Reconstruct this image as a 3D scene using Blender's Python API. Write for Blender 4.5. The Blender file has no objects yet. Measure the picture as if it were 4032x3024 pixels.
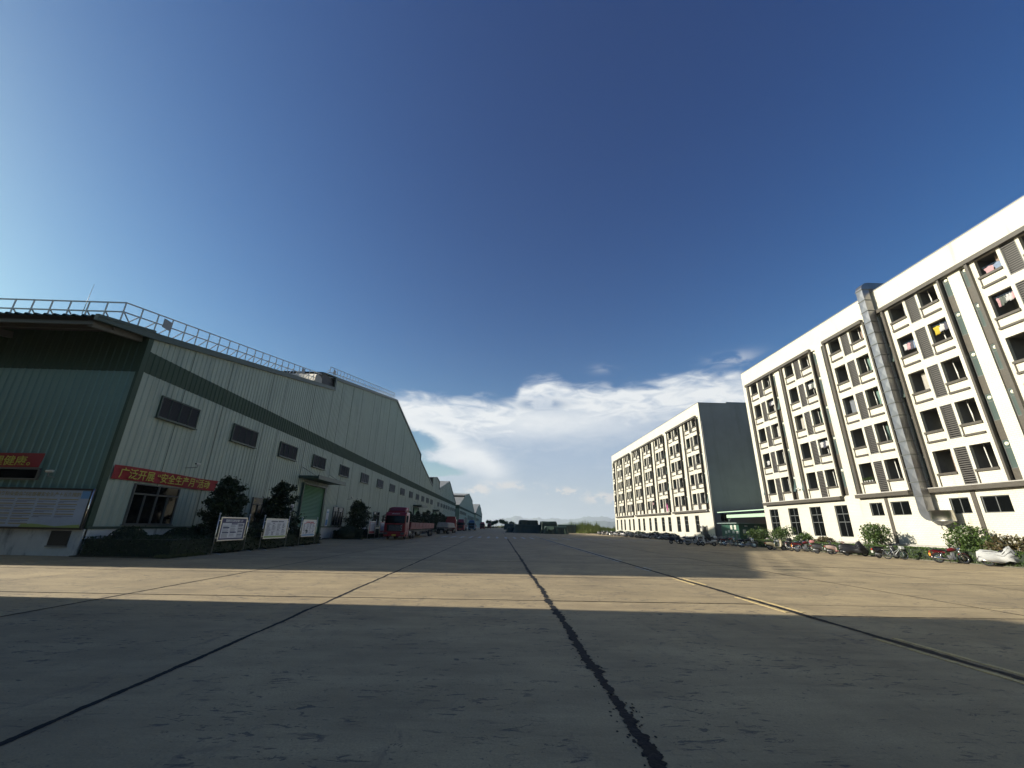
import bpy, math, random
from mathutils import Matrix, Vector, noise
random.seed(7)
sc = bpy.context.scene
COL = sc.collection
PI = math.pi
# ------------------------------------------------------------------ camera
cam = bpy.data.cameras.new('camera')
cam_ob = bpy.data.objects.new('camera', cam); COL.objects.link(cam_ob); sc.camera = cam_ob
R = ((0.99937345, -0.02791864, 0.02175447), (-0.02967212, -0.32581235, 0.94496872), (0.01929437, 0.94502215, 0.32643662))
cam_ob.matrix_world = Matrix(((R[0][0], R[0][1], -R[0][2], 0), (R[1][0], R[1][1], -R[1][2], 0), (R[2][0], R[2][1], -R[2][2], 1.75), (0, 0, 0, 1)))
cam.sensor_width = 36; cam.lens = 36 * 1624.2 / 4032; cam.clip_start = 0.1; cam.clip_end = 30000
# ------------------------------------------------------------------ sun, sky, exposure
SUN_EL = math.radians(20.3)
sun = bpy.data.lights.new('sun', 'SUN'); sun.energy = 5.0; sun.angle = math.radians(0.53); sun.color = (1.0, 0.945, 0.83)
sun_ob = bpy.data.objects.new('sun', sun); COL.objects.link(sun_ob)
sun_ob.rotation_euler = Vector((1, -0.04, -0.37)).to_track_quat('-Z', 'Y').to_euler(); sun_ob.location = (-200, 8, 80)
sc.view_settings.view_transform = 'Standard'; sc.view_settings.look = 'None'
sc.view_settings.exposure = 0.95; sc.view_settings.gamma = 1.0; sc.view_settings.use_curve_mapping = False
SKY = 0.062
def make_world():
    w = bpy.data.worlds.new('World'); sc.world = w; w.use_nodes = True
    nt = w.node_tree; N = nt.nodes; L = nt.links
    for n in list(N): N.remove(n)
    out = N.new('ShaderNodeOutputWorld'); bg = N.new('ShaderNodeBackground'); L.new(bg.outputs[0], out.inputs[0])
    bg.inputs[1].default_value = SKY
    s = N.new('ShaderNodeTexSky'); s.sky_type = 'NISHITA'; s.sun_disc = False; s.sun_elevation = SUN_EL
    s.sun_rotation = math.radians(-88); s.air_density = 1.0; s.dust_density = 1.2; s.ozone_density = 3.0; s.altitude = 50
    def M(op, a, b=None, c=None, clamp=False):
        n = N.new('ShaderNodeMath'); n.operation = op; n.use_clamp = clamp
        for i, v in enumerate((a, b, c)):
            if v is None: continue
            if isinstance(v, (int, float)): n.inputs[i].default_value = v
            else: L.new(v, n.inputs[i])
        return n.outputs[0]
    def sm(x, a, b):
        n = N.new('ShaderNodeMapRange'); n.interpolation_type = 'SMOOTHSTEP'
        L.new(x, n.inputs[0]); n.inputs[1].default_value = a; n.inputs[2].default_value = b
        return n.outputs[0]
    tc = N.new('ShaderNodeTexCoord'); sp = N.new('ShaderNodeSeparateXYZ'); L.new(tc.outputs['Generated'], sp.inputs[0])
    u = M('MULTIPLY', M('ARCTAN2', sp.outputs[0], sp.outputs[1]), 57.2958)
    v = M('MULTIPLY', M('ARCSINE', sp.outputs[2]), 57.2958)
    def noise(su, sv, scale, detail, rough=0.55, dist=0.0, off=0.0):
        cb = N.new('ShaderNodeCombineXYZ'); L.new(M('MULTIPLY', u, su), cb.inputs[0]); L.new(M('MULTIPLY', v, sv), cb.inputs[1]); cb.inputs[2].default_value = off
        n = N.new('ShaderNodeTexNoise'); n.inputs['Scale'].default_value = scale; n.inputs['Detail'].default_value = detail
        n.inputs['Roughness'].default_value = rough; n.inputs['Distortion'].default_value = dist
        L.new(cb.outputs[0], n.inputs['Vector']); return n.outputs[0]
    def curve(x, x0, x1, y0, y1, pts):
        n = N.new('ShaderNodeFloatCurve'); cm = n.mapping; c = cm.curves[0]
        P = [((a - x0) / (x1 - x0), (b - y0) / (y1 - y0)) for a, b in pts]
        c.points[0].location = P[0]; c.points[1].location = P[-1]
        for p in P[1:-1]: c.points.new(*p)
        cm.update()
        xi = M('DIVIDE', M('SUBTRACT', x, x0), x1 - x0, clamp=True); L.new(xi, n.inputs['Value'])
        return M('ADD', M('MULTIPLY', n.outputs[0], y1 - y0), y0)
    def gauss(cu, cv, ru, rv):
        a = M('DIVIDE', M('SUBTRACT', u, cu), ru); b = M('DIVIDE', M('SUBTRACT', v, cv), rv)
        return M('EXPONENT', M('MULTIPLY', M('ADD', M('MULTIPLY', a, a), M('MULTIPLY', b, b)), -1))
    n1 = noise(0.10, 0.26, 1.5, 8, 0.55, 0.6); n2 = noise(0.13, 0.42, 2.0, 8, 0.52, 0.9, 3.0); n3 = noise(0.5, 0.9, 1.5, 8, 0.65, 0.3, 7.0)
    d1 = M('SUBTRACT', n1, 0.5); d2 = M('SUBTRACT', n2, 0.5); d3 = M('SUBTRACT', n3, 0.5)
    T = curve(u, -40, 60, 5, 25, [(-40, 14), (-20, 15.5), (-15.2, 16.6), (-12, 17.2), (-4, 16.9), (1, 16.9), (3, 19.0), (6.9, 20.0), (11, 19.4), (15, 18.6), (19.4, 18.6), (24, 19.1), (28, 19.2), (33, 18.4), (45, 17), (60, 14)])
    hgt = M('SUBTRACT', T, v)
    top = sm(M('ADD', hgt, M('ADD', M('MULTIPLY', d1, 3.6), M('MULTIPLY', d2, 2.2))), -0.6, 1.5)
    B = curve(v, 0, 20, -25, 5, [(0, -25), (5.0, -22), (6.0, -12), (6.6, -5.5), (7.6, -7.5), (8.4, -10), (9.7, -9.8), (11, -9.5), (12.3, -13.2), (14, -17), (16, -22), (20, -25)])
    left = sm(M('ADD', M('SUBTRACT', u, B), M('ADD', M('MULTIPLY', d1, 6.0), M('MULTIPLY', d3, 3.0))), -1.2, 1.8)
    body = M('MULTIPLY', top, left)
    # bright parts: the upper streaky rim, the slanting wing, patches within
    rim = M('EXPONENT', M('MULTIPLY', M('POWER', M('ABSOLUTE', M('DIVIDE', M('SUBTRACT', hgt, 2.6), 2.9)), 2.0), -1))
    # slanting wing: distance from the line (-14,14.2)-(0,6.9)
    dl = M('ADD', M('MULTIPLY', M('ADD', u, 14.0), 0.462), M('MULTIPLY', M('SUBTRACT', v, 14.2), 0.887))
    wing = M('MULTIPLY', M('EXPONENT', M('MULTIPLY', M('POWER', M('ABSOLUTE', M('DIVIDE', M('ADD', dl, M('MULTIPLY', d1, 3.0)), 2.1)), 2.0), -1)), sm(M('SUBTRACT', 4.0, u), 0.0, 6.0))
    mid = gauss(5, 14.0, 17, 2.6)
    lowl = gauss(-6, 9.0, 5, 2.2)
    w_ = M('MAXIMUM', M('MAXIMUM', M('MULTIPLY', rim, M('ADD', 0.88, M('MULTIPLY', d2, 2.4))), wing), M('MAXIMUM', M('MULTIPLY', mid, 0.85), lowl))
    w_ = M('ADD', M('ADD', w_, M('MULTIPLY', d2, 0.45)), M('MULTIPLY', d3, 0.25), clamp=True)
    blue_eye = M('MULTIPLY', gauss(5.6, 16.3, 3.4, 0.8), sm(n2, 0.38, 0.62))
    fadeR = sm(M('SUBTRACT', 60.0, u), 0.0, 25.0)
    alpha = M('MULTIPLY', M('MULTIPLY', body, M('SUBTRACT', 1.0, blue_eye)), fadeR)
    alpha = M('MULTIPLY', alpha, M('ADD', 0.88, M('MULTIPLY', w_, 0.14)), clamp=True)
    # small cumulus low over the hills
    puff = sm(M('ADD', n3, M('MULTIPLY', d1, 0.4)), 0.47, 0.56)
    pw = M('MAXIMUM', M('MAXIMUM', gauss(8.5, 4.4, 3.2, 0.75), gauss(13.5, 3.7, 2.8, 0.8)), M('MAXIMUM', gauss(-3.0, 4.6, 1.8, 0.9), M('MULTIPLY', gauss(1.5, 5.2, 5.0, 0.7), 0.7)))
    cum = M('MULTIPLY', puff, sm(pw, 0.12, 0.8))
    wisp = M('MULTIPLY', M('ADD', M('MULTIPLY', gauss(14.6, 20.9, 1.7, 0.6), 0.35), M('MULTIPLY', gauss(31.5, 20.3, 2.6, 0.8), 0.8)), sm(n2, 0.35, 0.62))
    haze = M('MULTIPLY', M('EXPONENT', M('MULTIPLY', M('MAXIMUM', v, 0.0), -0.16)), 0.85)
    def rgb(c):
        n = N.new('ShaderNodeRGB'); n.outputs[0].default_value = (*c, 1); return n.outputs[0]
    def mix(f, a, b):
        n = N.new('ShaderNodeMix'); n.data_type = 'RGBA'; L.new(f, n.inputs[0]); L.new(a, n.inputs[6]); L.new(b, n.inputs[7]); return n.outputs[2]
    k = 1.0 / SKY / 1.93
    hs = N.new('ShaderNodeHueSaturation'); hs.inputs['Saturation'].default_value = 1.25
    L.new(s.outputs[0], hs.inputs['Color'])
    # film-like contrast of the clear sky, the same everywhere
    sr = N.new('ShaderNodeSeparateColor'); L.new(hs.outputs[0], sr.inputs[0]); cr = N.new('ShaderNodeCombineColor')
    for i, (gm, mu) in enumerate(((1.45, 1.53), (1.47, 1.62), (1.17, 1.07))):
        L.new(M('MULTIPLY', M('POWER', M('DIVIDE', sr.outputs[i], k * 1.0), gm), mu * k), cr.inputs[i])
    def kc(c): return rgb(tuple(x * k for x in c))
    col = cr.outputs[0]
    col = mix(haze, col, kc((0.49, 0.57, 0.62)))
    cc = mix(w_, kc((0.39, 0.49, 0.64)), kc((0.84, 0.87, 0.89)))
    low = sm(v, 9.0, 2.0)
    cc = mix(M('MULTIPLY', low, 0.8), cc, kc((0.49, 0.57, 0.64)))
    col = mix(alpha, col, cc)
    col = mix(cum, col, kc((0.72, 0.70, 0.68)))
    col = mix(wisp, col, kc((0.5, 0.56, 0.66)))
    L.new(col, bg.inputs[0])
make_world()
# ------------------------------------------------------------------ helpers
def tag(o, label=None, cat=None, group=None, kind=None):
    if label: o['label'] = label
    if cat: o['category'] = cat
    if group: o['group'] = group
    if kind: o['kind'] = kind
    return o
def empty(name, loc=(0, 0, 0), rz=0.0, label=None, cat=None, group=None, kind=None):
    o = bpy.data.objects.new(name, None); COL.objects.link(o); o.location = loc; o.rotation_euler = (0, 0, rz); o.empty_display_size = 0.3
    return tag(o, label, cat, group, kind)
def inst(src, parent=None, loc=None, rot=None, scale=None):
    c = src.copy(); COL.objects.link(c); c.parent = parent
    if loc is not None: c.location = loc
    if rot is not None: c.rotation_euler = rot
    if scale is not None: c.scale = scale
    return c
def kids(o): return [c for c in bpy.data.objects if c.parent == o]
def copy_tree(o, parent=None, kidmap=None):
    c = o.copy(); COL.objects.link(c); c.parent = parent
    for ch in kids(o): copy_tree(ch, c)
    return c
class MB:
    def __init__(s): s.v = []; s.f = []; s.m = []; s.sm = []
    def add(s, vs, fs, mi=0, smooth=False):
        b = len(s.v); s.v.extend(vs)
        for f in fs: s.f.append(tuple(b + i for i in f)); s.m.append(mi); s.sm.append(smooth)
    def box(s, x0, x1, y0, y1, z0, z1, mi=0):
        s.add([(x0, y0, z0), (x1, y0, z0), (x1, y1, z0), (x0, y1, z0), (x0, y0, z1), (x1, y0, z1), (x1, y1, z1), (x0, y1, z1)],
              [(0, 3, 2, 1), (4, 5, 6, 7), (0, 1, 5, 4), (1, 2, 6, 5), (2, 3, 7, 6), (3, 0, 4, 7)], mi)
    def quad(s, a, b, c, d, mi=0): s.add([a, b, c, d], [(0, 1, 2, 3)], mi)
    def bar(s, p, q, w, h=None, mi=0):
        h = h or w; p = Vector(p); q = Vector(q); d = (q - p).normalized()
        up = Vector((0, 0, 1)) if abs(d.z) < 0.95 else Vector((0, 1, 0))
        a = d.cross(up).normalized() * w / 2; b = a.cross(d).normalized() * h / 2
        vs = [tuple(e + i * a + j * b) for e in (p, q) for i, j in ((-1, -1), (1, -1), (1, 1), (-1, 1))]
        s.add(vs, [(0, 1, 2, 3), (7, 6, 5, 4), (0, 4, 5, 1), (1, 5, 6, 2), (2, 6, 7, 3), (3, 7, 4, 0)], mi)
    def tube(s, pts, r, n=8, mi=0, cap=True):
        pts = [Vector(p) for p in pts]; rr = r if isinstance(r, (list, tuple)) else [r] * len(pts)
        b = len(s.v); prev = None
        for i, p in enumerate(pts):
            d = (pts[min(i + 1, len(pts) - 1)] - pts[max(i - 1, 0)]).normalized()
            a = d.cross(Vector((0, 0, 1)) if abs(d.z) < 0.9 else Vector((0, 1, 0))).normalized()
            if prev is not None:
                a = (prev - d * prev.dot(d)).normalized()
            prev = a; c = d.cross(a)
            for j in range(n):
                t = 2 * PI * j / n; s.v.append(tuple(p + rr[i] * (math.cos(t) * a + math.sin(t) * c)))
        for i in range(len(pts) - 1):
            for j in range(n):
                k = (j + 1) % n
                s.f.append((b + i * n + j, b + i * n + k, b + (i + 1) * n + k, b + (i + 1) * n + j)); s.m.append(mi); s.sm.append(n > 5)
        if cap:
            s.f.append(tuple(b + j for j in reversed(range(n)))); s.m.append(mi); s.sm.append(False)
            e = b + (len(pts) - 1) * n; s.f.append(tuple(e + j for j in range(n))); s.m.append(mi); s.sm.append(False)
    def loft(s, rings, mi=0, n=12, p=2.0, axis='y'):
        """rings: (along, cx, cz, hw, hh) super-ellipse sections along y"""
        b = len(s.v)
        for (t, cx, cz, hw, hh) in rings:
            for j in range(n):
                a = 2 * PI * j / n; c_, s_ = math.cos(a), math.sin(a)
                X = cx + hw * math.copysign(abs(c_) ** (2 / p), c_); Z = cz + hh * math.copysign(abs(s_) ** (2 / p), s_)
                s.v.append((X, t, Z) if axis == 'y' else (t, X, Z) if axis == 'x' else (X, Z, t))
        for i in range(len(rings) - 1):
            for j in range(n):
                k = (j + 1) % n; s.f.append((b + i * n + j, b + i * n + k, b + (i + 1) * n + k, b + (i + 1) * n + j)); s.m.append(mi); s.sm.append(True)
        s.f.append(tuple(b + j for j in range(n))); s.m.append(mi); s.sm.append(False)
        e = b + (len(rings) - 1) * n; s.f.append(tuple(e + j for j in reversed(range(n)))); s.m.append(mi); s.sm.append(False)
    def torus(s, c, R_, r, n=20, k=8, mi=0, ax='x'):
        b = len(s.v)
        for i in range(n):
            a = 2 * PI * i / n
            for j in range(k):
                t = 2 * PI * j / k; rad = R_ + r * math.cos(t); h = r * math.sin(t)
                s.v.append((c[0] + h, c[1] + rad * math.cos(a), c[2] + rad * math.sin(a)) if ax == 'x' else (c[0] + rad * math.cos(a), c[1] + h, c[2] + rad * math.sin(a)))
        for i in range(n):
            for j in range(k):
                s.f.append((b + i * k + j, b + ((i + 1) % n) * k + j, b + ((i + 1) % n) * k + (j + 1) % k, b + i * k + (j + 1) % k)); s.m.append(mi); s.sm.append(True)
    def prism_x(s, poly, x0, x1, mi=0):
        """poly in (y,z), extruded along x"""
        n = len(poly); s.add([(x0, y, z) for y, z in poly] + [(x1, y, z) for y, z in poly],
              [tuple(reversed(range(n))), tuple(range(n, 2 * n))] + [(i, (i + 1) % n, n + (i + 1) % n, n + i) for i in range(n)], mi)
    def ball(s, c, r, nu=10, nv=6, mi=0, sc_=(1, 1, 1)):
        b = len(s.v)
        for i in range(nv + 1):
            t = PI * i / nv
            for j in range(nu):
                a = 2 * PI * j / nu
                s.v.append((c[0] + r * sc_[0] * math.sin(t) * math.cos(a), c[1] + r * sc_[1] * math.sin(t) * math.sin(a), c[2] + r * sc_[2] * math.cos(t)))
        for i in range(nv):
            for j in range(nu):
                s.f.append((b + i * nu + j, b + (i + 1) * nu + j, b + (i + 1) * nu + (j + 1) % nu, b + i * nu + (j + 1) % nu)); s.m.append(mi); s.sm.append(True)
    def build(s, name, mats, parent=None, loc=None, label=None):
        me = bpy.data.meshes.new(name); me.from_pydata(s.v, [], s.f)
        if not isinstance(mats, (list, tuple)): mats = [mats]
        for m in mats: me.materials.append(m)
        me.polygons.foreach_set('material_index', s.m); me.polygons.foreach_set('use_smooth', s.sm); me.update()
        o = bpy.data.objects.new(name, me); COL.objects.link(o); o.parent = parent
        if loc is not None: o.location = loc
        if label: o['label'] = label
        return o
def box(name, mat, x0, x1, y0, y1, z0, z1, parent=None):
    m = MB(); m.box(x0, x1, y0, y1, z0, z1); return m.build(name, mat, parent)
def bevel(o, w=0.02, seg=2):
    b = o.modifiers.new('bevel', 'BEVEL'); b.width = w; b.segments = seg; b.limit_method = 'ANGLE'; return o
def text_mesh(name, body, size, loc, rot, mat, parent=None, align='LEFT', depth=0.004, bold=0.0, sx=1.0):
    cu = bpy.data.curves.new(name, 'FONT'); cu.body = body; cu.size = size; cu.align_x = align; cu.extrude = depth; cu.offset = bold; cu.resolution_u = 2
    o = bpy.data.objects.new(name, cu); COL.objects.link(o)
    dg = bpy.context.evaluated_depsgraph_get(); me = bpy.data.meshes.new_from_object(o.evaluated_get(dg))
    bpy.data.objects.remove(o); bpy.data.curves.remove(cu)
    me.materials.clear(); me.materials.append(mat)
    t = bpy.data.objects.new(name, me); COL.objects.link(t); t.location = loc; t.rotation_euler = rot; t.scale = (sx, 1, 1); t.parent = parent
    return t
# ------------------------------------------------------------------ materials
def mat(name, col, rough=0.7, metal=0.0, var=0.0, vs=4.0, bump=0.0, bs=30.0, spec=None, dirt=None, coord='Object', stretch=(1, 1, 1), alpha=None, sub=None):
    m = bpy.data.materials.new(name); m.use_nodes = True; nt = m.node_tree; N = nt.nodes; L = nt.links; b = N['Principled BSDF']
    b.inputs['Base Color'].default_value = (*col, 1); b.inputs['Roughness'].default_value = rough; b.inputs['Metallic'].default_value = metal
    if spec is not None: b.inputs['Specular IOR Level'].default_value = spec
    if var or bump or dirt:
        tc = N.new('ShaderNodeTexCoord'); mp = N.new('ShaderNodeMapping'); mp.inputs['Scale'].default_value = stretch
        if coord == 'World':
            g = N.new('ShaderNodeNewGeometry'); L.new(g.outputs['Position'], mp.inputs[0])
        else: L.new(tc.outputs[coord], mp.inputs[0])
    cur = None
    if var:
        n = N.new('ShaderNodeTexNoise'); n.inputs['Scale'].default_value = vs; n.inputs['Detail'].default_value = 6; n.inputs['Roughness'].default_value = 0.62; L.new(mp.outputs[0], n.inputs['Vector'])
        r = N.new('ShaderNodeMapRange'); r.inputs[1].default_value = 0.3; r.inputs[2].default_value = 0.7; r.inputs[3].default_value = 1 - var; r.inputs[4].default_value = 1 + var * 0.6
        L.new(n.outputs[0], r.inputs[0])
        x = N.new('ShaderNodeMix'); x.data_type = 'RGBA'; x.blend_type = 'MULTIPLY'; x.inputs[0].default_value = 1; x.inputs[6].default_value = (*col, 1); L.new(r.outputs[0], x.inputs[7]); cur = x.outputs[2]
        L.new(cur, b.inputs['Base Color'])
    if dirt:   # (colour, scale vec, lo, hi)
        dc, dsc, lo, hi = dirt
        mp2 = N.new('ShaderNodeMapping'); mp2.inputs['Scale'].default_value = dsc
        L.new(mp.inputs[0].links[0].from_socket, mp2.inputs[0])
        n = N.new('ShaderNodeTexNoise'); n.inputs['Scale'].default_value = 1; n.inputs['Detail'].default_value = 8; n.inputs['Roughness'].default_value = 0.7; L.new(mp2.outputs[0], n.inputs['Vector'])
        r = N.new('ShaderNodeMapRange'); r.inputs[1].default_value = lo; r.inputs[2].default_value = hi; L.new(n.outputs[0], r.inputs[0])
        x = N.new('ShaderNodeMix'); x.data_type = 'RGBA'; L.new(r.outputs[0], x.inputs[0]); x.inputs[7].default_value = (*dc, 1)
        if cur: L.new(cur, x.inputs[6])
        else: x.inputs[6].default_value = (*col, 1)
        L.new(x.outputs[2], b.inputs['Base Color'])
    if bump:
        n = N.new('ShaderNodeTexNoise'); n.inputs['Scale'].default_value = bs; n.inputs['Detail'].default_value = 5; L.new(mp.outputs[0], n.inputs['Vector'])
        bp = N.new('ShaderNodeBump'); bp.inputs['Strength'].default_value = bump; bp.inputs['Distance'].default_value = 0.02; L.new(n.outputs[0], bp.inputs['Height']); L.new(bp.outputs[0], b.inputs['Normal'])
    return m
def tile_mat(name, col, mortar, bw, bh, var=0.06, rough=0.45):
    """small facade tiles on walls that face -x (uses world y and z)"""
    m = bpy.data.materials.new(name); m.use_nodes = True; nt = m.node_tree; N = nt.nodes; L = nt.links; b = N['Principled BSDF']
    g = N.new('ShaderNodeNewGeometry'); sp = N.new('ShaderNodeSeparateXYZ'); L.new(g.outputs['Position'], sp.inputs[0])
    ad = N.new('ShaderNodeMath'); ad.operation = 'ADD'; L.new(sp.outputs[0], ad.inputs[0]); L.new(sp.outputs[1], ad.inputs[1])
    cb = N.new('ShaderNodeCombineXYZ'); L.new(ad.outputs[0], cb.inputs[0]); L.new(sp.outputs[2], cb.inputs[1])
    br = N.new('ShaderNodeTexBrick'); L.new(cb.outputs[0], br.inputs[0]); br.inputs['Scale'].default_value = 1
    br.inputs['Color1'].default_value = (*col, 1); br.inputs['Color2'].default_value = (*[c * (1 - var) for c in col], 1); br.inputs['Mortar'].default_value = (*mortar, 1)
    br.inputs['Mortar Size'].default_value = 0.012; br.inputs['Mortar Smooth'].default_value = 0.3; br.inputs['Brick Width'].default_value = bw; br.inputs['Row Height'].default_value = bh
    n = N.new('ShaderNodeTexNoise'); n.inputs['Scale'].default_value = 0.35; n.inputs['Detail'].default_value = 8; n.inputs['Roughness'].default_value = 0.7; L.new(g.outputs['Position'], n.inputs['Vector'])
    r = N.new('ShaderNodeMapRange'); r.inputs[1].default_value = 0.3; r.inputs[2].default_value = 0.7; r.inputs[3].default_value = 0.88; r.inputs[4].default_value = 1.03; L.new(n.outputs[0], r.inputs[0])
    x = N.new('ShaderNodeMix'); x.data_type = 'RGBA'; x.blend_type = 'MULTIPLY'; x.inputs[0].default_value = 1; L.new(br.outputs[0], x.inputs[6]); L.new(r.outputs[0], x.inputs[7])
    # faint vertical rain streaks
    mp = N.new('ShaderNodeMapping'); mp.inputs['Scale'].default_value = (2.2, 2.2, 0.14); L.new(g.outputs['Position'], mp.inputs[0])
    n2 = N.new('ShaderNodeTexNoise'); n2.inputs['Scale'].default_value = 1; n2.inputs['Detail'].default_value = 6; L.new(mp.outputs[0], n2.inputs['Vector'])
    r2 = N.new('ShaderNodeMapRange'); r2.inputs[1].default_value = 0.62; r2.inputs[2].default_value = 0.8; r2.inputs[4].default_value = 0.5; L.new(n2.outputs[0], r2.inputs[0])
    y = N.new('ShaderNodeMix'); y.data_type = 'RGBA'; L.new(r2.outputs[0], y.inputs[0]); L.new(x.outputs[2], y.inputs[6]); y.inputs[7].default_value = (col[0] * 0.62, col[1] * 0.52, col[2] * 0.38, 1)
    L.new(y.outputs[2], b.inputs['Base Color']); b.inputs['Roughness'].default_value = rough
    bp = N.new('ShaderNodeBump'); bp.inputs['Strength'].default_value = 0.35; bp.inputs['Distance'].default_value = 0.01; bp.invert = True; L.new(br.outputs['Fac'], bp.inputs['Height']); L.new(bp.outputs[0], b.inputs['Normal'])
    return m
def concrete_mat():
    m = bpy.data.materials.new('pavement_concrete'); m.use_nodes = True; nt = m.node_tree; N = nt.nodes; L = nt.links; b = N['Principled BSDF']
    g = N.new('ShaderNodeNewGeometry'); oi = N.new('ShaderNodeObjectInfo')
    def noise(sc_, det=6, rough=0.6, st=(1, 1, 1), dist=0.0):
        mp = N.new('ShaderNodeMapping'); mp.inputs['Scale'].default_value = st; L.new(g.outputs['Position'], mp.inputs[0])
        n = N.new('ShaderNodeTexNoise'); n.inputs['Scale'].default_value = sc_; n.inputs['Detail'].default_value = det; n.inputs['Roughness'].default_value = rough; n.inputs['Distortion'].default_value = dist
        L.new(mp.outputs[0], n.inputs['Vector']); return n.outputs[0]
    def mr(x, a, b_, c=0.0, d=1.0, smooth=False):
        r = N.new('ShaderNodeMapRange'); r.inputs[1].default_value = a; r.inputs[2].default_value = b_; r.inputs[3].default_value = c; r.inputs[4].default_value = d
        if smooth: r.interpolation_type = 'SMOOTHSTEP'
        L.new(x, r.inputs[0]); return r.outputs[0]
    def mul(a, b_):
        n = N.new('ShaderNodeMath'); n.operation = 'MULTIPLY'
        for i, q in enumerate((a, b_)):
            if isinstance(q, float): n.inputs[i].default_value = q
            else: L.new(q, n.inputs[i])
        return n.outputs[0]
    def mixc(f, a, b_):
        x = N.new('ShaderNodeMix'); x.data_type = 'RGBA'
        for i, q in ((0, f), (6, a), (7, b_)):
            if isinstance(q, tuple): x.inputs[i].default_value = (*q, 1)
            else: L.new(q, x.inputs[i])
        return x.outputs[2]
    base = mixc(mr(noise(0.45, 9, 0.65), 0.32, 0.68), (0.205, 0.155, 0.086), (0.455, 0.345, 0.185))
    base = mixc(mul(mr(noise(1.0, 8, 0.7, (0.35, 1.6, 1)), 0.45, 0.72), 0.6), base, (0.57, 0.44, 0.245))
    base = mixc(mul(mr(noise(0.12, 6, 0.6), 0.5, 0.72, smooth=True), 0.55), base, (0.25, 0.19, 0.11))      # broad stains
    base = mixc(mul(mr(noise(1.6, 10, 0.75, (1.2, 0.5, 1), 0.5), 0.57, 0.66), 0.6), base, (0.14, 0.115, 0.085))    # tyre marks and drips
    # chipped dark flecks: fine noise gated by a slow one
    fl = mul(mr(noise(7.0, 6, 0.7, (0.5, 1.5, 1), 0.8), 0.58, 0.60), mr(noise(0.7, 3), 0.47, 0.54))
    base = mixc(mul(fl, 0.9), base, (0.045, 0.045, 0.05))
    fl3 = mul(mr(noise(3.2, 9, 0.78, (0.6, 1.5, 1), 1.2, ), 0.595, 0.612), mr(noise(0.45, 3), 0.44, 0.52))
    base = mixc(mul(fl3, 0.85), base, (0.035, 0.034, 0.035))
    fl2 = mul(mr(noise(18.0, 4, 0.6), 0.63, 0.655), mr(noise(1.6, 3), 0.44, 0.55))
    base = mixc(mul(fl2, 0.7), base, (0.07, 0.068, 0.065))
    base = mixc(mul(mr(noise(45.0, 4, 0.7), 0.35, 0.65), 0.6), base, (0.21, 0.165, 0.10))
    tint = mr(oi.outputs['Random'], 0, 1, 0.93, 1.05)
    x = N.new('ShaderNodeMix'); x.data_type = 'RGBA'; x.blend_type = 'MULTIPLY'; x.inputs[0].default_value = 1; L.new(base, x.inputs[6]); L.new(tint, x.inputs[7])
    L.new(x.outputs[2], b.inputs['Base Color']); b.inputs['Roughness'].default_value = 0.82
    bp = N.new('ShaderNodeBump'); bp.inputs['Strength'].default_value = 0.55; bp.inputs['Distance'].default_value = 0.012; L.new(noise(26.0, 8, 0.7), bp.inputs['Height'])
    bp2 = N.new('ShaderNodeBump'); bp2.inputs['Strength'].default_value = 0.5; bp2.inputs['Distance'].default_value = 0.01; bp2.invert = True; L.new(fl, bp2.inputs['Height']); L.new(bp.outputs[0], bp2.inputs['Normal'])
    L.new(bp2.outputs[0], b.inputs['Normal'])
    return m
def leaf_mat(name, c1, c2):
    m = bpy.data.materials.new(name); m.use_nodes = True; nt = m.node_tree; N = nt.nodes; L = nt.links; b = N['Principled BSDF']
    g = N.new('ShaderNodeNewGeometry'); x = N.new('ShaderNodeMix'); x.data_type = 'RGBA'; L.new(g.outputs['Random Per Island'], x.inputs[0])
    x.inputs[6].default_value = (*c1, 1); x.inputs[7].default_value = (*c2, 1); L.new(x.outputs[2], b.inputs['Base Color']); b.inputs['Roughness'].default_value = 0.55
    tr = N.new('ShaderNodeBsdfTranslucent'); L.new(x.outputs[2], tr.inputs[0]); ms = N.new('ShaderNodeMixShader'); ms.inputs[0].default_value = 0.25
    L.new(b.outputs[0], ms.inputs[1]); L.new(tr.outputs[0], ms.inputs[2]); L.new(ms.outputs[0], N['Material Output'].inputs[0])
    return m
CONC = concrete_mat()
TAR = mat('joint_tar', (0.020, 0.020, 0.021), 0.8, spec=0.15, var=0.4, vs=6, bump=0.6, bs=20, coord='World')
GAPM = mat('joint_dirt', (0.05, 0.046, 0.04), 0.9, coord='World', var=0.3)
YEL = mat('road_paint_yellow', (0.50, 0.38, 0.17), 0.7, var=0.3, vs=8, coord='World', dirt=((0.25, 0.21, 0.15), (5, 5, 5), 0.52, 0.66))
WHP = mat('road_paint_white', (0.42, 0.41, 0.38), 0.7, var=0.3, vs=8, coord='World', dirt=((0.22, 0.2, 0.18), (4, 4, 4), 0.5, 0.62))
TILE = tile_mat('white_facade_tile', (0.54, 0.51, 0.43), (0.37, 0.33, 0.26), 0.30, 0.15)
BROWN = tile_mat('brown_facade_tile', (0.078, 0.067, 0.052), (0.05, 0.042, 0.033), 0.24, 0.085, 0.2)
ENDW = mat('grey_render', (0.27, 0.255, 0.25), 0.85, var=0.1, vs=0.4, coord='World', dirt=((0.20, 0.19, 0.18), (0.9, 0.9, 0.07), 0.52, 0.8))
CONCW = mat('rough_cement', (0.36, 0.34, 0.31), 0.9, var=0.2, vs=1.5, coord='World')
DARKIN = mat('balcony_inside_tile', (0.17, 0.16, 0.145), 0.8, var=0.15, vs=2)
DARKER = mat('opening_shade_fill', (0.02, 0.02, 0.02), 0.6)  # near-black fill that paints in the shade inside openings and behind slats
SLAT = mat('louvre_slat_grey', (0.085, 0.077, 0.07), 0.5, var=0.15, vs=3)
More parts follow.
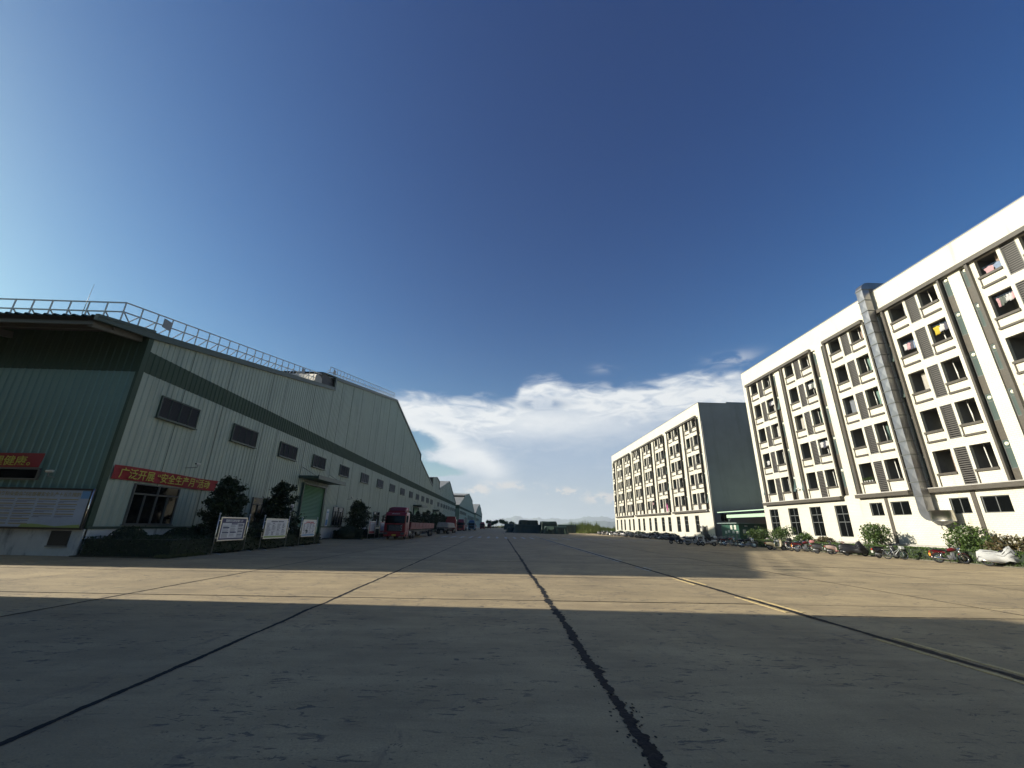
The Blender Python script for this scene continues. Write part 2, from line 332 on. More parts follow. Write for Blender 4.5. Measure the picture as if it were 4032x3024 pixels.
GLASSD = mat('dark_window_glass', (0.003, 0.0035, 0.0035), 0.08, spec=0.22)
FROST = mat('frosted_glass', (0.055, 0.078, 0.072), 0.3, var=0.1, vs=2)
ALU = mat('window_frame_aluminium', (0.12, 0.125, 0.12), 0.45, metal=0.3)
FRAMEBR = mat('window_frame_dark', (0.09, 0.088, 0.08), 0.5)
STEEL = mat('galvanised_steel', (0.27, 0.27, 0.28), 0.38, metal=0.9, var=0.15, vs=1.2, bump=0.25, bs=2.5)
STAIN = mat('polished_stainless_steel', (0.62, 0.60, 0.55), 0.30, metal=1.0, bump=0.1, bs=3)
CHROME = mat('chrome', (0.7, 0.7, 0.7), 0.12, metal=1.0)
FANM = mat('exhaust_fan_cream', (0.72, 0.70, 0.55), 0.35)
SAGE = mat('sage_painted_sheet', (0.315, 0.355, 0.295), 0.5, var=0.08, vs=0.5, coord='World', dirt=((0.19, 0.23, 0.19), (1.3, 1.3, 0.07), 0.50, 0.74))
SAGEE = mat('end_wall_sheet', (0.12, 0.20, 0.165), 0.42, var=0.08, vs=0.5, coord='World')  # end-wall sheet, darker and more teal than the sage side walls
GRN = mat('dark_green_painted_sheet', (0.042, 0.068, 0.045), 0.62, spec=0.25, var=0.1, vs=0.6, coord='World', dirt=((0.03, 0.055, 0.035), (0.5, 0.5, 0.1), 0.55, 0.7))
TRIM = mat('green_trim', (0.035, 0.06, 0.045), 0.45, var=0.1)
ROOFG = mat('grey_roof_sheet', (0.22, 0.22, 0.21), 0.6, var=0.15, vs=0.6, coord='World')
UNDER = mat('roof_underside', (0.035, 0.033, 0.03), 0.8)
DOORG = mat('roller_door_green', (0.08, 0.18, 0.10), 0.45, var=0.08, vs=1)
PLINTH = mat('stained_white_plinth', (0.55, 0.52, 0.47), 0.9, var=0.12, vs=1.2, coord='World', dirt=((0.16, 0.15, 0.14), (1.6, 1.6, 0.45), 0.54, 0.70), bump=0.3, bs=12)
LOUV = mat('shed_louvre_grey', (0.075, 0.075, 0.08), 0.6)
RED = mat('red_banner_cloth', (0.25, 0.008, 0.012), 0.7, var=0.12, vs=2)
GOLD = mat('yellow_lettering', (0.46, 0.38, 0.05), 0.6)
RAILM = mat('railing_grey_steel', (0.36, 0.37, 0.38), 0.5, metal=0.4)
BLACK = mat('black_plastic', (0.012, 0.012, 0.013), 0.45)
RUB = mat('tyre_rubber', (0.018, 0.018, 0.018), 0.85)
WHITEP = mat('white_plastic', (0.45, 0.44, 0.41), 0.35)
GREYP = mat('grey_metal', (0.22, 0.22, 0.22), 0.45, metal=0.5)
LEAF = leaf_mat('bush_leaf', (0.028, 0.062, 0.010), (0.075, 0.115, 0.018))
LEAFD = leaf_mat('dark_leaf', (0.010, 0.022, 0.007), (0.026, 0.045, 0.012))
LEAFR = leaf_mat('reddish_leaf', (0.05, 0.055, 0.015), (0.11, 0.07, 0.03))
LEAFY = leaf_mat('reed_leaf', (0.12, 0.17, 0.03), (0.22, 0.24, 0.06))
BARK = mat('bark', (0.09, 0.07, 0.05), 0.9)
SOIL = mat('planting_soil', (0.07, 0.055, 0.035), 0.95, var=0.3, vs=3, coord='World')
TARPM = mat('green_tarpaulin', (0.012, 0.030, 0.022), 0.55, var=0.2, vs=0.8, bump=0.5, bs=1.2)
TARPG = mat('dusty_grey_tarpaulin', (0.26, 0.235, 0.19), 0.8, var=0.25, vs=1.5, bump=0.5, bs=2)
# ------------------------------------------------------------------ ground
def make_ground():
    m = MB(); m.quad((-9000, -3000, -0.06), (9000, -3000, -0.06), (9000, 14000, -0.06), (-9000, 14000, -0.06))
    fm = mat('field_ground', (0.10, 0.12, 0.05), 0.95, var=0.35, vs=0.02, coord='World', dirt=((0.17, 0.16, 0.08), (0.01, 0.01, 0.01), 0.45, 0.6))
    tag(m.build('ground', fm), kind='structure')
    XS = [-60, -50, -40, -30, -24.4, -19.3, -14.15, -9.1, -3.98, 1.3, 6.87, 12.4, 18.1, 24.0, 31.0]
    YS = [-24, -14, -5, 2.7, 11.55, 16.75, 23.6, 29.5, 35.4, 41.3, 47.2, 53.1, 59.0, 65]
    pv = empty('pavement', kind='structure')
    g = 0.014; cache = {}
    for j in range(len(YS) - 1):
        for i in range(len(XS) - 1):
            if XS[i] < -24 and YS[j] > 17: continue
            w = XS[i + 1] - XS[i]; h = YS[j + 1] - YS[j]; k = (round(w, 2), round(h, 2))
            if k not in cache:
                b = MB(); b.box(-w / 2 + g, w / 2 - g, -h / 2 + g, h / 2 - g, -0.06, 0); cache[k] = b.build('slab', CONC, pv); o = cache[k]
            else: o = inst(cache[k], pv)
            o.location = ((XS[i] + XS[i + 1]) / 2, (YS[j] + YS[j + 1]) / 2, random.uniform(-0.0015, 0.0015))
    b = MB(); b.quad((-60, -24, -0.018), (31, -24, -0.018), (31, 65, -0.018), (-60, 65, -0.018)); b.build('joint_filler', GAPM, pv)
    # farther concrete in one sheet, its joints as recessed strips would be under a pixel high
    b = MB(); b.box(-60, 31, 65, 560, -0.05, 0); b.box(31, 76, 57.5, 80, -0.05, -0.004); b.build('far_paving', CONC, pv)
    b = MB()
    for y in range(71, 250, 6): b.box(-20, 31, y, y + 0.05, 0.0, 0.004)
    for x in XS[5:-1]:
        b.box(x - 0.03, x + 0.03, 65, 300, 0.0, 0.004)
    b.build('far_joint', GAPM, pv)
    # hand-run bitumen over the longitudinal joints, ragged edges
    def seam(x, y0, y1, w, rag, name='tar_seam', ws=0.0):
        b = MB(); y = y0; L = []; rnd = random.Random(int(x * 100)); c = 0; ww = w
        while y < y1:
            st = 0.010 + max(0, y - 3) * 0.004
            def fn(f, q): return noise.noise(Vector((y * f, q + x, 0.3)))
            c = 0.035 * fn(0.8, 1) + 0.02 * fn(3, 2)
            ww = w * (1 + 0.5 * fn(0.9, 5)); a = ww / 2 * (1 + rag * (0.9 * fn(5, 11) + 0.7 * fn(15, 12) + 0.5 * fn(45, 13))); d = ww / 2 * (1 + rag * (0.9 * fn(5, 21) + 0.7 * fn(15, 22) + 0.5 * fn(45, 23)))
            L.append((x + c - max(a, .012), x + c + max(d, .012), y)); y += st
        vs = []; fs = []
        for l, r, yy in L: vs += [(l, yy, 0.005), (r, yy, 0.005)]
        for i in range(len(L) - 1):
            hole = rag > 0.5 and noise.noise(Vector((L[i][2] * 6, 40, 1))) > 0.42
            if not hole: fs.append((2 * i, 2 * i + 1, 2 * i + 3, 2 * i + 2))
        if rag > .5:   # crumbs and splashes of tar beside the joint
            for _ in range(260):
                yy = y0 + (rnd.random() ** 1.8) * 22; xx = x + rnd.choice((-1, 1)) * (w * .5 + abs(rnd.gauss(0, .06))); r = rnd.uniform(.004, .022); b0 = len(vs); k = rnd.randint(5, 7)
                for q in range(k): t = 6.283 * q / k; e = r * rnd.uniform(.5, 1.2); vs.append((xx + e * math.cos(t), yy + e * math.sin(t) * 1.6, 0.0045))
                fs.append(tuple(range(b0, b0 + k)))
        b.add(vs, fs); b.build(name, TAR, pv)
    seam(1.3, 1.5, 70, 0.125, 0.85); seam(-3.98, 1.5, 60, 0.075, 0.35); seam(6.87, 1.5, 75, 0.16, 0.3); seam(-9.1, 3, 50, 0.055, 0.3); seam(12.4, 8, 60, 0.05, 0.3); seam(18.1, 14, 60, 0.045, 0.3)
    def tseam(y, x0, x1, w):
        b = MB(); rnd = random.Random(int(y * 10)); vs = []; fs = []; x = x0; n = 0; c = 0
        while x < x1:
            c += rnd.uniform(-1, 1) * 0.004; c *= .96
            a = w / 2 * rnd.uniform(0.6, 1.3); vs += [(x, y + c - a, 0.0055), (x, y + c + a, 0.0055)]
            if n: fs.append((2 * n - 2, 2 * n, 2 * n + 1, 2 * n - 1))
            n += 1; x += 0.09
        b.add(vs, fs); b.build('tar_seam', TAR, pv)
    tseam(11.55, -14, 6.6, 0.05); tseam(16.75, -19, 24, 0.045); tseam(10.15, 7.0, 26, 0.045); tseam(23.6, -15, 30, 0.05)
    # painted lines
    def line(name, x, y0, y1, w, m): b = MB(); b.box(x - w / 2, x + w / 2, y0, y1, 0.0, 0.0085); tag(b.build(name, m), kind='structure')
    for (y0, y1) in ((3.2, 8.15), (10.5, 12.7), (15.2, 17.0)):
        line('yellow_road_line', 6.69, y0 - (0.0 if y0 < 5 else 0.0), y1, 0.09, YEL); line('yellow_road_line', 7.08, y0, y1 + 0.05, 0.09, YEL)
    for (y0, y1) in ((19.6, 21.7), (24.4, 70), (72, 96)):
        line('white_road_line', 6.69, y0, y1, 0.09, WHP); line('white_road_line', 7.08, y0 + 1, y1, 0.09, WHP)
    for k in range(11): line('crossing_bar', -8.72 + 1.41 * k, 66.8, 76.0, 0.40, WHP)
    for k in range(10): line('crossing_bar', 8.9 + 2.0 * k, 66.8, 76.0, 0.30, WHP)
make_ground()
# ------------------------------------------------------------------ dormitory blocks
K = 38.0 / 34.0
def wall_with_holes(m, X, y0, y1, z0, z1, holes, depth, mi=0):
    ys = sorted({y0, y1} | {h[0] for h in holes} | {h[1] for h in holes}); zs = sorted({z0, z1} | {h[2] for h in holes} | {h[3] for h in holes})
    for j in range(len(zs) - 1):
        zc = (zs[j] + zs[j + 1]) / 2; run = None
        for i in range(len(ys)):
            inh = True
            if i < len(ys) - 1:
                yc = (ys[i] + ys[i + 1]) / 2; inh = any(h[0] < yc < h[1] and h[2] < zc < h[3] for h in holes)
            if not inh:
                if run is None: run = ys[i]
            elif run is not None:
                m.quad((X, ys[i], zs[j]), (X, run, zs[j]), (X, run, zs[j + 1]), (X, ys[i], zs[j + 1]), mi); run = None
    for (a, b, c, d) in [h[:4] for h in holes]:
        D = X + depth
        m.quad((X, a, c), (X, b, c), (D, b, c), (D, a, c), mi); m.quad((X, a, d), (D, a, d), (D, b, d), (X, b, d), mi)
        m.quad((X, a, c), (D, a, c), (D, a, d), (X, a, d), mi); m.quad((X, b, c), (X, b, d), (D, b, d), (D, b, c), mi)
SIDES = {}
def dormitory(tagl, Y0, Y1, XF, XB, S, q, zo, bands, gwins, near):
    root = empty('dormitory_building', (XF, (Y0 + Y1) / 2, 0)); tag(root, tagl, 'building')
    ox, oy = XF, (Y0 + Y1) / 2
    def B(m, name, ms, parent=root, lab=None):   # mesh written in world coordinates, stored relative to the block
        m.v = [(x - ox, y - oy, z) for x, y, z in m.v]; return m.build(name, ms, parent, label=lab)
    Z = lambda v: (v + zo) * K - 0.2055
    ST = 3.254
    holes = []; A = []; Lv = []; RC = []
    for s in S:
        for a, b in ((0, 1.38), (2.7, 4.1)):
            for f in range(5):
                y1_, y0_ = K * (s - a * q), K * (s - b * q)
                z0_, z1_ = Z(6.24 + ST * f), Z(7.97 + ST * f if f < 4 else 20.66)
                if y1_ > Y1 - 0.3: continue
                holes.append((y0_, y1_, z0_, z1_)); A.append((y0_, y1_, z0_, z1_, f, a))
        for f in range(5):
            y1_, y0_ = K * (s - 1.6 * q), K * (s - 2.5 * q)
            if y1_ > Y1 - 0.3: continue
            z0_, z1_ = Z((5.24 if f == 0 else 5.38) + ST * f), Z(7.97 + ST * f if f < 4 else 20.66)
            holes.append((y0_, y1_, z0_, z1_)); Lv.append((y0_, y1_, z0_, z1_, f))
        for a, b in ((-1.02, -0.52), (4.65, 5.16)):
            y1_, y0_ = K * (s - a * q), K * (s - b * q)
            if y1_ > Y1 - 0.3 or y0_ < Y0 + 0.3: continue
            holes.append((y0_, y1_, Z(5.24), Z(20.66))); RC.append((y0_, y1_))
    for g in gwins: holes.append((K * g[1], K * g[0], Z(g[2]), Z(g[3])))
    top = Z(22.97)
    m = MB(); wall_with_holes(m, XF, Y0, Y1, -0.1, top, holes, 0.28)
    B(m, 'front_wall', TILE)
    m = MB(); m.box(XF + 0.02, XB, Y1 - 0.25, Y1, -0.1, top - 0.02); m.box(XF + 0.02, XB, Y0, Y0 + 0.25, -0.1, top - 0.02); m.box(XB - .25, XB, Y0 + .25, Y1 - .25, -0.1, top - .3)
    B(m, 'side_wall', ENDW)
    m = MB(); m.box(XF + 0.28, XB - .25, Y0 + 0.25, Y1 - 0.25, top - 1.3, top - 1.1); B(m, 'roof_slab', CONCW)
    m = MB(); m.box(XF - 0.04, XF + 0.25, Y0 - 0.03, Y1 + 0.03, top, top + 0.07); m.box(XF + 0.25, XF + 5.6, Y0 - 0.03, Y0 + 0.3, top - 0.02, top + 0.06); m.box(XF + 5.6, XB, Y0 - 0.03, Y0 + 0.3, top - 0.02, top + 0.28)
    B(m, 'parapet_coping', GREYP)
    m = MB(); m.box(XF + 0.005, XB, Y0 - 0.02, Y0, Z(5.27), Z(5.31)); B(m, 'joint_line', GREYP)
    # lit core wall behind the rooms so that nothing shows through
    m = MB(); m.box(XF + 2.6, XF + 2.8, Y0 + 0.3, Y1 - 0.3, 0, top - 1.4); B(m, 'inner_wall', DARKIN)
    # bands and belts
    for (a, b, c, d) in bands:
        m = MB(); m.box(XF - 0.34, XF, K * d, K * c, Z(20.66), Z(20.98)); B(m, 'top_band', BROWN)
        m = MB(); m.box(XF - 0.48, XF, K * b, K * a, Z(4.87), Z(5.18)); m.box(XF - 0.5, XF, K * b - .02, K * a + .02, Z(5.18), Z(5.24), 1); B(m, 'ledge', [BROWN, CONCW])
    for s in S:
        for a, b in ((-0.52, -0.32), (4.5, 4.65)):
            y1_, y0_ = K * (s - a * q), K * (s - b * q)
            if y1_ > Y1 - .2 or y0_ < Y0: continue
            m = MB(); m.box(XF - 0.24, XF + 0.14, y0_, y1_, Z(5.24), Z(20.66)); B(m, 'fin', BROWN)
    # recess columns between fin and pier, with one fan window per storey
    proto = SIDES.setdefault('p%g' % q, {})
    for (y0_, y1_) in RC:
        w = y1_ - y0_
        for f in range(5):
            zb = Z(7.97 + ST * (f - 1)) if f else Z(5.24)
            m = MB(); m.box(XF + 0.12, XF + 0.3, y0_, y1_, zb, Z(6.05 + ST * f)); B(m, 'recess_panel', BROWN)
            h = Z(7.97 + ST * f if f < 4 else 20.66) - Z(6.05 + ST * f)
            kk = ('fw', round(w, 2), f == 4, random.random() < 0.16)
            if kk not in proto:
                m = MB(); t = 0.05
                for (a, b, c, d) in ((0, w, 0, t), (0, w, h - t, h), (0, t, t, h - t), (w - t, w, t, h - t), (t, w - t, h * 0.70, h * 0.70 + t)): m.box(0, 0.06, a, b, c, d)
                fr = m.build('fan_window', ALU)
                m = MB()
                if kk[3]:   # lower sash pushed open at the bottom
                    m.add([(0.02, t, h * .70), (0.02, w - t, h * .70), (-0.32, w - t, 0.14), (-0.32, t, 0.14), (0.045, t, h * .70), (0.045, w - t, h * .70), (-0.295, w - t, 0.14), (-0.295, t, 0.14)], [(0, 3, 2, 1), (4, 5, 6, 7), (0, 1, 5, 4), (1, 2, 6, 5), (2, 3, 7, 6), (3, 0, 4, 7)])
                else: m.box(0.02, 0.035, t, w - t, t, h * .70)
                pn = m.build('pane', FROST, fr)
                m = MB(); m.box(0.02, 0.035, t, w - t, h * .70 + t, h - t); up = m.build('upper_panel', FROST, fr)
                m = MB(); cy, cz, r = w / 2, h * .855, min(w * 0.24, 0.13)
                m.tube([(0.02, cy, cz), (-0.05, cy, cz)], r, 12, 0); m.ball((-0.05, cy, cz), r * .7, 8, 5, 1); fn = m.build('exhaust_fan', [FANM, FANM], fr)
                if kk[3]:
                    m = MB(); m.box(0.03, 0.04, t, w - t, t, h * .69); m.build('dark_opening', DARKER, fr)
                proto[kk] = fr; o = fr; o.parent = root
            else: o = copy_tree(proto[kk], root)
            o.location = (XF + 0.16 - ox, y0_ - oy, Z(6.05 + ST * f))
    # balcony openings
    for (y0_, y1_, z0_, z1_, f, a) in A:
        w = y1_ - y0_; h = z1_ - z0_; var = random.choice((0, 1, 2)) if a else random.choice((3, 4, 3))
        kk = ('bal', round(w, 2), round(h, 2), var)
        if kk not in proto:
            m = MB(); D = 2.1; e = 0.12; fl = -1.0
            X0 = 0.28
            m.quad((X0, -e, fl), (D, -e, fl), (D, -e, h + e), (X0, -e, h + e)); m.quad((X0, w + e, fl), (X0, w + e, h + e), (D, w + e, h + e), (D, w + e, fl))
            m.quad((D, -e, fl), (D, w + e, fl), (D, w + e, h + e), (D, -e, h + e)); m.quad((X0, -e, h + e), (D, -e, h + e), (D, w + e, h + e), (X0, w + e, h + e))
            m.quad((X0, -e, fl), (X0, w + e, fl), (D, w + e, fl), (D, -e, fl))
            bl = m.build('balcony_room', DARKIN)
            m = MB(); m.box(-0.13, 0.1, -0.03 if a else -0.03, w + 0.07, -0.17, 0.02); m.build('sill', BROWN, bl)
            if f or True:
                m = MB()
                if var == 3 or var == 4:
                    m.box(1.9, 2.08, w * .1, w * .62, fl, h * .62, 1); m.box(1.86, 2.09, w * .1 - .05, w * .1, fl, h * .66); m.box(1.86, 2.09, w * .62, w * .62 + .05, fl, h * .66); m.box(1.86, 2.09, w * .1, w * .62, h * .62, h * .66)
                    m.build('inner_door', [FRAMEBR, GLASSD], bl)
                else:
                    m.box(1.2, 2.09, w * .02, w * .55, fl, h * .95, 1); m.build('inner_partition', [FRAMEBR, DARKER], bl)
                    m = MB()   # drain pipe and hose that catch the sun just inside the opening
                    yy = w * (0.66 + 0.05 * var); m.tube([(0.62, yy + .02, h + .1), (0.62, yy - .02, h * .5), (0.60, yy - .08, 0.0), (0.60, yy - .08, fl)], 0.03 if var else 0.042, 8)
                    if var: m.tube([(0.50, yy - .10, h * .75), (0.52, yy - .16, h * .4), (0.50, yy - .14, -.2)], 0.03, 6)
                    m.build('drain_pipe', WHITEP, bl)
            proto[kk] = bl; o = bl; o.parent = root
        else: o = copy_tree(proto[kk], root)
        o.location = (XF - ox, y0_ - oy, z0_)
        if random.random() < .34:   # curtain or drying cloth well inside the opening
            cc = random.choice(((.30, .28, .25), (.12, .13, .15), (.22, .16, .13), (.34, .33, .31), (.10, .16, .14))); kc_ = ('cur', round(w, 2), cc)
            if kc_ not in proto:
                mm = MB(); vs = []; fs = []; ww = w * .42
                for q in range(13): yy = ww * q / 12; xx = .75 + .05 * math.sin(q * 1.9); vs += [(xx, yy, h * .95), (xx + .02 * math.sin(q), yy, h * .1 - .1)]; 
                for q in range(12): fs.append((2 * q, 2 * q + 1, 2 * q + 3, 2 * q + 2))
                mm.add(vs, fs, smooth=True); cu_ = mm.build('curtain', mat('curtain_cloth', cc, .9, var=.2, vs=6)); proto[kc_] = cu_
            else: cu_ = inst(proto[kc_])
            cu_.parent = o; cu_.location = (0, random.choice((.05, w * .25, w * .5)), 0)
        if f:   # trim under the sill: raised ledge, and a thin dark upright standing in for the recess side
            lz = Z(5.36 + ST * f); kk = ('trim', round(w, 2))
            if kk not in proto:
                m = MB(); m.box(-0.12, 0.0, 0.0, w + 0.06, 0, 0.16); m.box(-0.07, 0.0, w - .02, w + 0.05, 0.16, Z(6.07) - Z(5.36) + 0.01)
                proto[kk] = m.build('apron_trim', BROWN, root); t = proto[kk]
            else: t = inst(proto[kk], root)
            t.location = (XF - ox, y0_ - oy, lz)
        else:
            kk = ('up', round(w, 2))
            if kk not in proto: m = MB(); m.box(-0.07, 0.0, w - .02, w + 0.05, Z(5.24), Z(6.07) + .01); proto[kk] = m.build('apron_trim', BROWN, root); t = proto[kk]  # upright alone: dark strip in place of the recess side
            else: t = inst(proto[kk], root)
            t.location = (XF - ox, y0_ - oy, 0)
    # louvres
    for (y0_, y1_, z0_, z1_, f) in Lv:
        w = y1_ - y0_; h = z1_ - z0_; kk = ('lv', round(w, 2), round(h, 2)); n = int(h / 0.178); dz = (h - .1) / n
        indiv = near and y0_ > 20 and y1_ < 45
        kk = kk + (indiv,)
        if kk not in proto:
            m = MB(); t = 0.06
            for (a, b, c, d) in ((0, w, 0, t), (0, w, h - t, h), (0, t, t, h - t), (w - t, w, t, h - t)): m.box(-0.02, 0.14, a, b, c, d)
            m.box(0.25, 0.27, -0.02, w + .02, -.02, h + .02, 1)
            lv = m.build('louvre', [FRAMEBR, DARKER])
            def slat(mm, z): mm.add([(0.0, t, z), (0.0, w - t, z), (0.09, w - t, z + .05), (0.09, t, z + .05), (0.0, t, z + .075), (0.0, w - t, z + .075), (0.09, w - t, z + .10), (0.09, t, z + .10)],
                                    [(0, 3, 2, 1), (4, 5, 6, 7), (0, 1, 5, 4), (1, 2, 6, 5), (2, 3, 7, 6), (3, 0, 4, 7)])
            if indiv:
                mm = MB(); slat(mm, 0); sp = mm.build('slat', SLAT, lv, (0, 0, t))
                for i in range(1, n): c = inst(sp, lv, (random.uniform(-.006, .006), 0, t + i * dz))
            else:
                mm = MB()
                for i in range(n): slat(mm, t + i * dz)
                tag(mm.build('slats', SLAT, lv), kind='stuff')
            proto[kk] = lv; o = lv; o.parent = root
        else: o = copy_tree(proto[kk], root)
        o.location = (XF + 0.02 - ox, y0_ - oy, z0_)
    # ground-floor windows
    for g in gwins:
        y1_, y0_, z0_, z1_ = K * g[0], K * g[1], Z(g[2]), Z(g[3]); w = y1_ - y0_; h = z1_ - z0_; kk = ('gw', round(w, 1), round(h, 1))
        m = MB(); t = 0.06
        bars = [(0, w, 0, t), (0, w, h - t, h), (0, t, t, h - t), (w - t, w, t, h - t), (w / 2 - .03, w / 2 + .03, t, h - t)]
        if h > 2: bars += [(t, w - t, h * .72 - .035, h * .72 + .035), (t, w - t, h * .465 - .035, h * .465 + .035)]
        for i, (a, b, c, d) in enumerate(bars): m.box(-0.0 - (0.004 if i > 3 else 0) - (.004 if i > 4 else 0), 0.06, a, b, c, d)
        fr = m.build('window', ALU, root, (XF + 0.12 - ox, y0_ - oy, z0_))
        xs = (0.05, w / 2, w - 0.05); zs = (0.05, h * .465, h * .72, h - .05) if h > 2 else (0.05, h - .05)
        for i in range(2):
            for j in range(len(zs) - 1):
                mm = MB(); mm.box(0.025, 0.04, xs[i], xs[i + 1], zs[j], zs[j + 1]); mm.build('pane', GLASSD, fr)
    return root, Z, B
S1 = [52.75, 45.69, 38.6, 31.55, 24.49, 17.43]
gw1 = [(53.38, 51.71, 1.42, 4.39), (49.83, 48.16, 1.42, 4.39), (46.3, 44.62, 1.42, 4.39), (42.73, 41.09, 1.42, 4.39), (38.5, 37.18, 3.29, 4.41), (36.35, 34.64, 3.29, 4.41), (31.4, 30.04, 3.29, 4.41), (29.25, 27.49, 3.29, 4.41), (24.34, 22.98, 3.29, 4.41), (22.19, 20.43, 3.29, 4.41), (17.3, 15.95, 3.29, 4.41)]
d1, Zn, Bn = dormitory('nearer white tiled six-storey dormitory with the metal duct on its front', K * 12.6, K * 54.4, 38.0, 55.0, S1, 1.0, 0.0,
    [(53.82, 41.2, 53.6, 41.05), (39.4, 34.04, 39.1, 34.1), (33.0, 13.0, 32.93, 13.2)], gw1, True)
for y in (36.65, 29.6, 22.55):
    m = MB(); m.box(37.93, 38.0, K * (y - .14), K * (y + .15), 0.6, Zn(4.8)); Bn(m, 'pilaster_strip', BROWN)
S2 = [74.35 + 7.77 * k for k in range(7)] + [128.74]
gw2 = [(a, b, 1.6, 4.35) for a, b in ((74.4, 72.9), (78.78, 77.2), (82.25, 80.6), (86.5, 85.0), (90.0, 88.4), (94.25, 92.72), (97.64, 96.22), (101.9, 100.45), (105.4, 103.9), (109.7, 108.3), (113.1, 111.67), (117.4, 115.94), (120.75, 119.25), (124.86, 123.5))]
d2, Zf, Bf = dormitory('farther white six-storey dormitory with a plain grey end wall', K * 68.0, K * 126.4, 38.0, 58.0, S2, 1.1, -0.2,
    [(83.0, 69.0, 83.0, 69.3), (106.3, 84.6, 106.1, 84.9), (124.3, 108.3, 124.0, 108.4)], gw2, False)
m = MB(); m.box(39.4, 40.7, 75.97, 76.0, 3.4, 4.6); m.box(39.35, 40.75, 75.94, 75.97, 4.6, 4.66, 1); m.box(40.0, 40.05, 75.94, 75.97, 3.4, 4.6, 1); Bf(m, 'end_window', [GLASSD, ALU])
m = MB(); m.tube([(38.15, 75.85, 0.1), (38.15, 75.85, 21.5)], 0.07, 8); Bf(m, 'drain_pipe', GREYP)
m = MB(); m.tube([(38.2, 60.95, 0.1), (38.2, 60.95, 22)], 0.07, 8); Bn(m, 'drain_pipe', GREYP)
# door and two wall-hung air conditioners by the near end of the far block
m = MB(); m.box(37.96, 38.02, K * 70.2, K * 70.75, 1.0, 2.6); Bf(m, 'door', FRAMEBR)
def ac_unit(x, y, z, rz, lab):
    m = MB(); m.box(-0.3, 0, -0.42, 0.42, 0, 0.62); o = m.build('air_conditioner', WHITEP, None, (x, y, z)); o.rotation_euler = (0, 0, rz)
    m = MB(); m.tube([(-0.305, 0.1, 0.31), (-0.33, 0.1, 0.31)], 0.23, 16); m.build('fan_grille', BLACK, o); m = MB(); m.bar((-.3, -.3, -.03), (0, -.3, -.03), .04); m.bar((-.3, .3, -.03), (0, .3, -.03), .04); m.build('bracket', GREYP, o)
    tag(o, lab, 'air conditioner', 'air conditioners on the far dormitory'); return o
ac_unit(37.99, K * 71.9, 2.0, 0, 'upper of the two small white air conditioners right of the last tall window')
ac_unit(37.99, K * 71.9, 1.05, 0, 'lower of the two small white air conditioners right of the last tall window')
m = MB(); m.box(-0.5, 0, -0.3, 0.3, 0, 1.5); o = m.build('utility_cabinet', FRAMEBR, None, (37.99, K * 71.0, 0.95)); tag(o, 'tall brown cabinet on the far dormitory wall beside the white air conditioners', 'cabinet')
m = MB(); m.box(-0.52, -0.5, -0.26, 0.26, 0.04, 1.46); m.build('cabinet_door', SLAT, o)
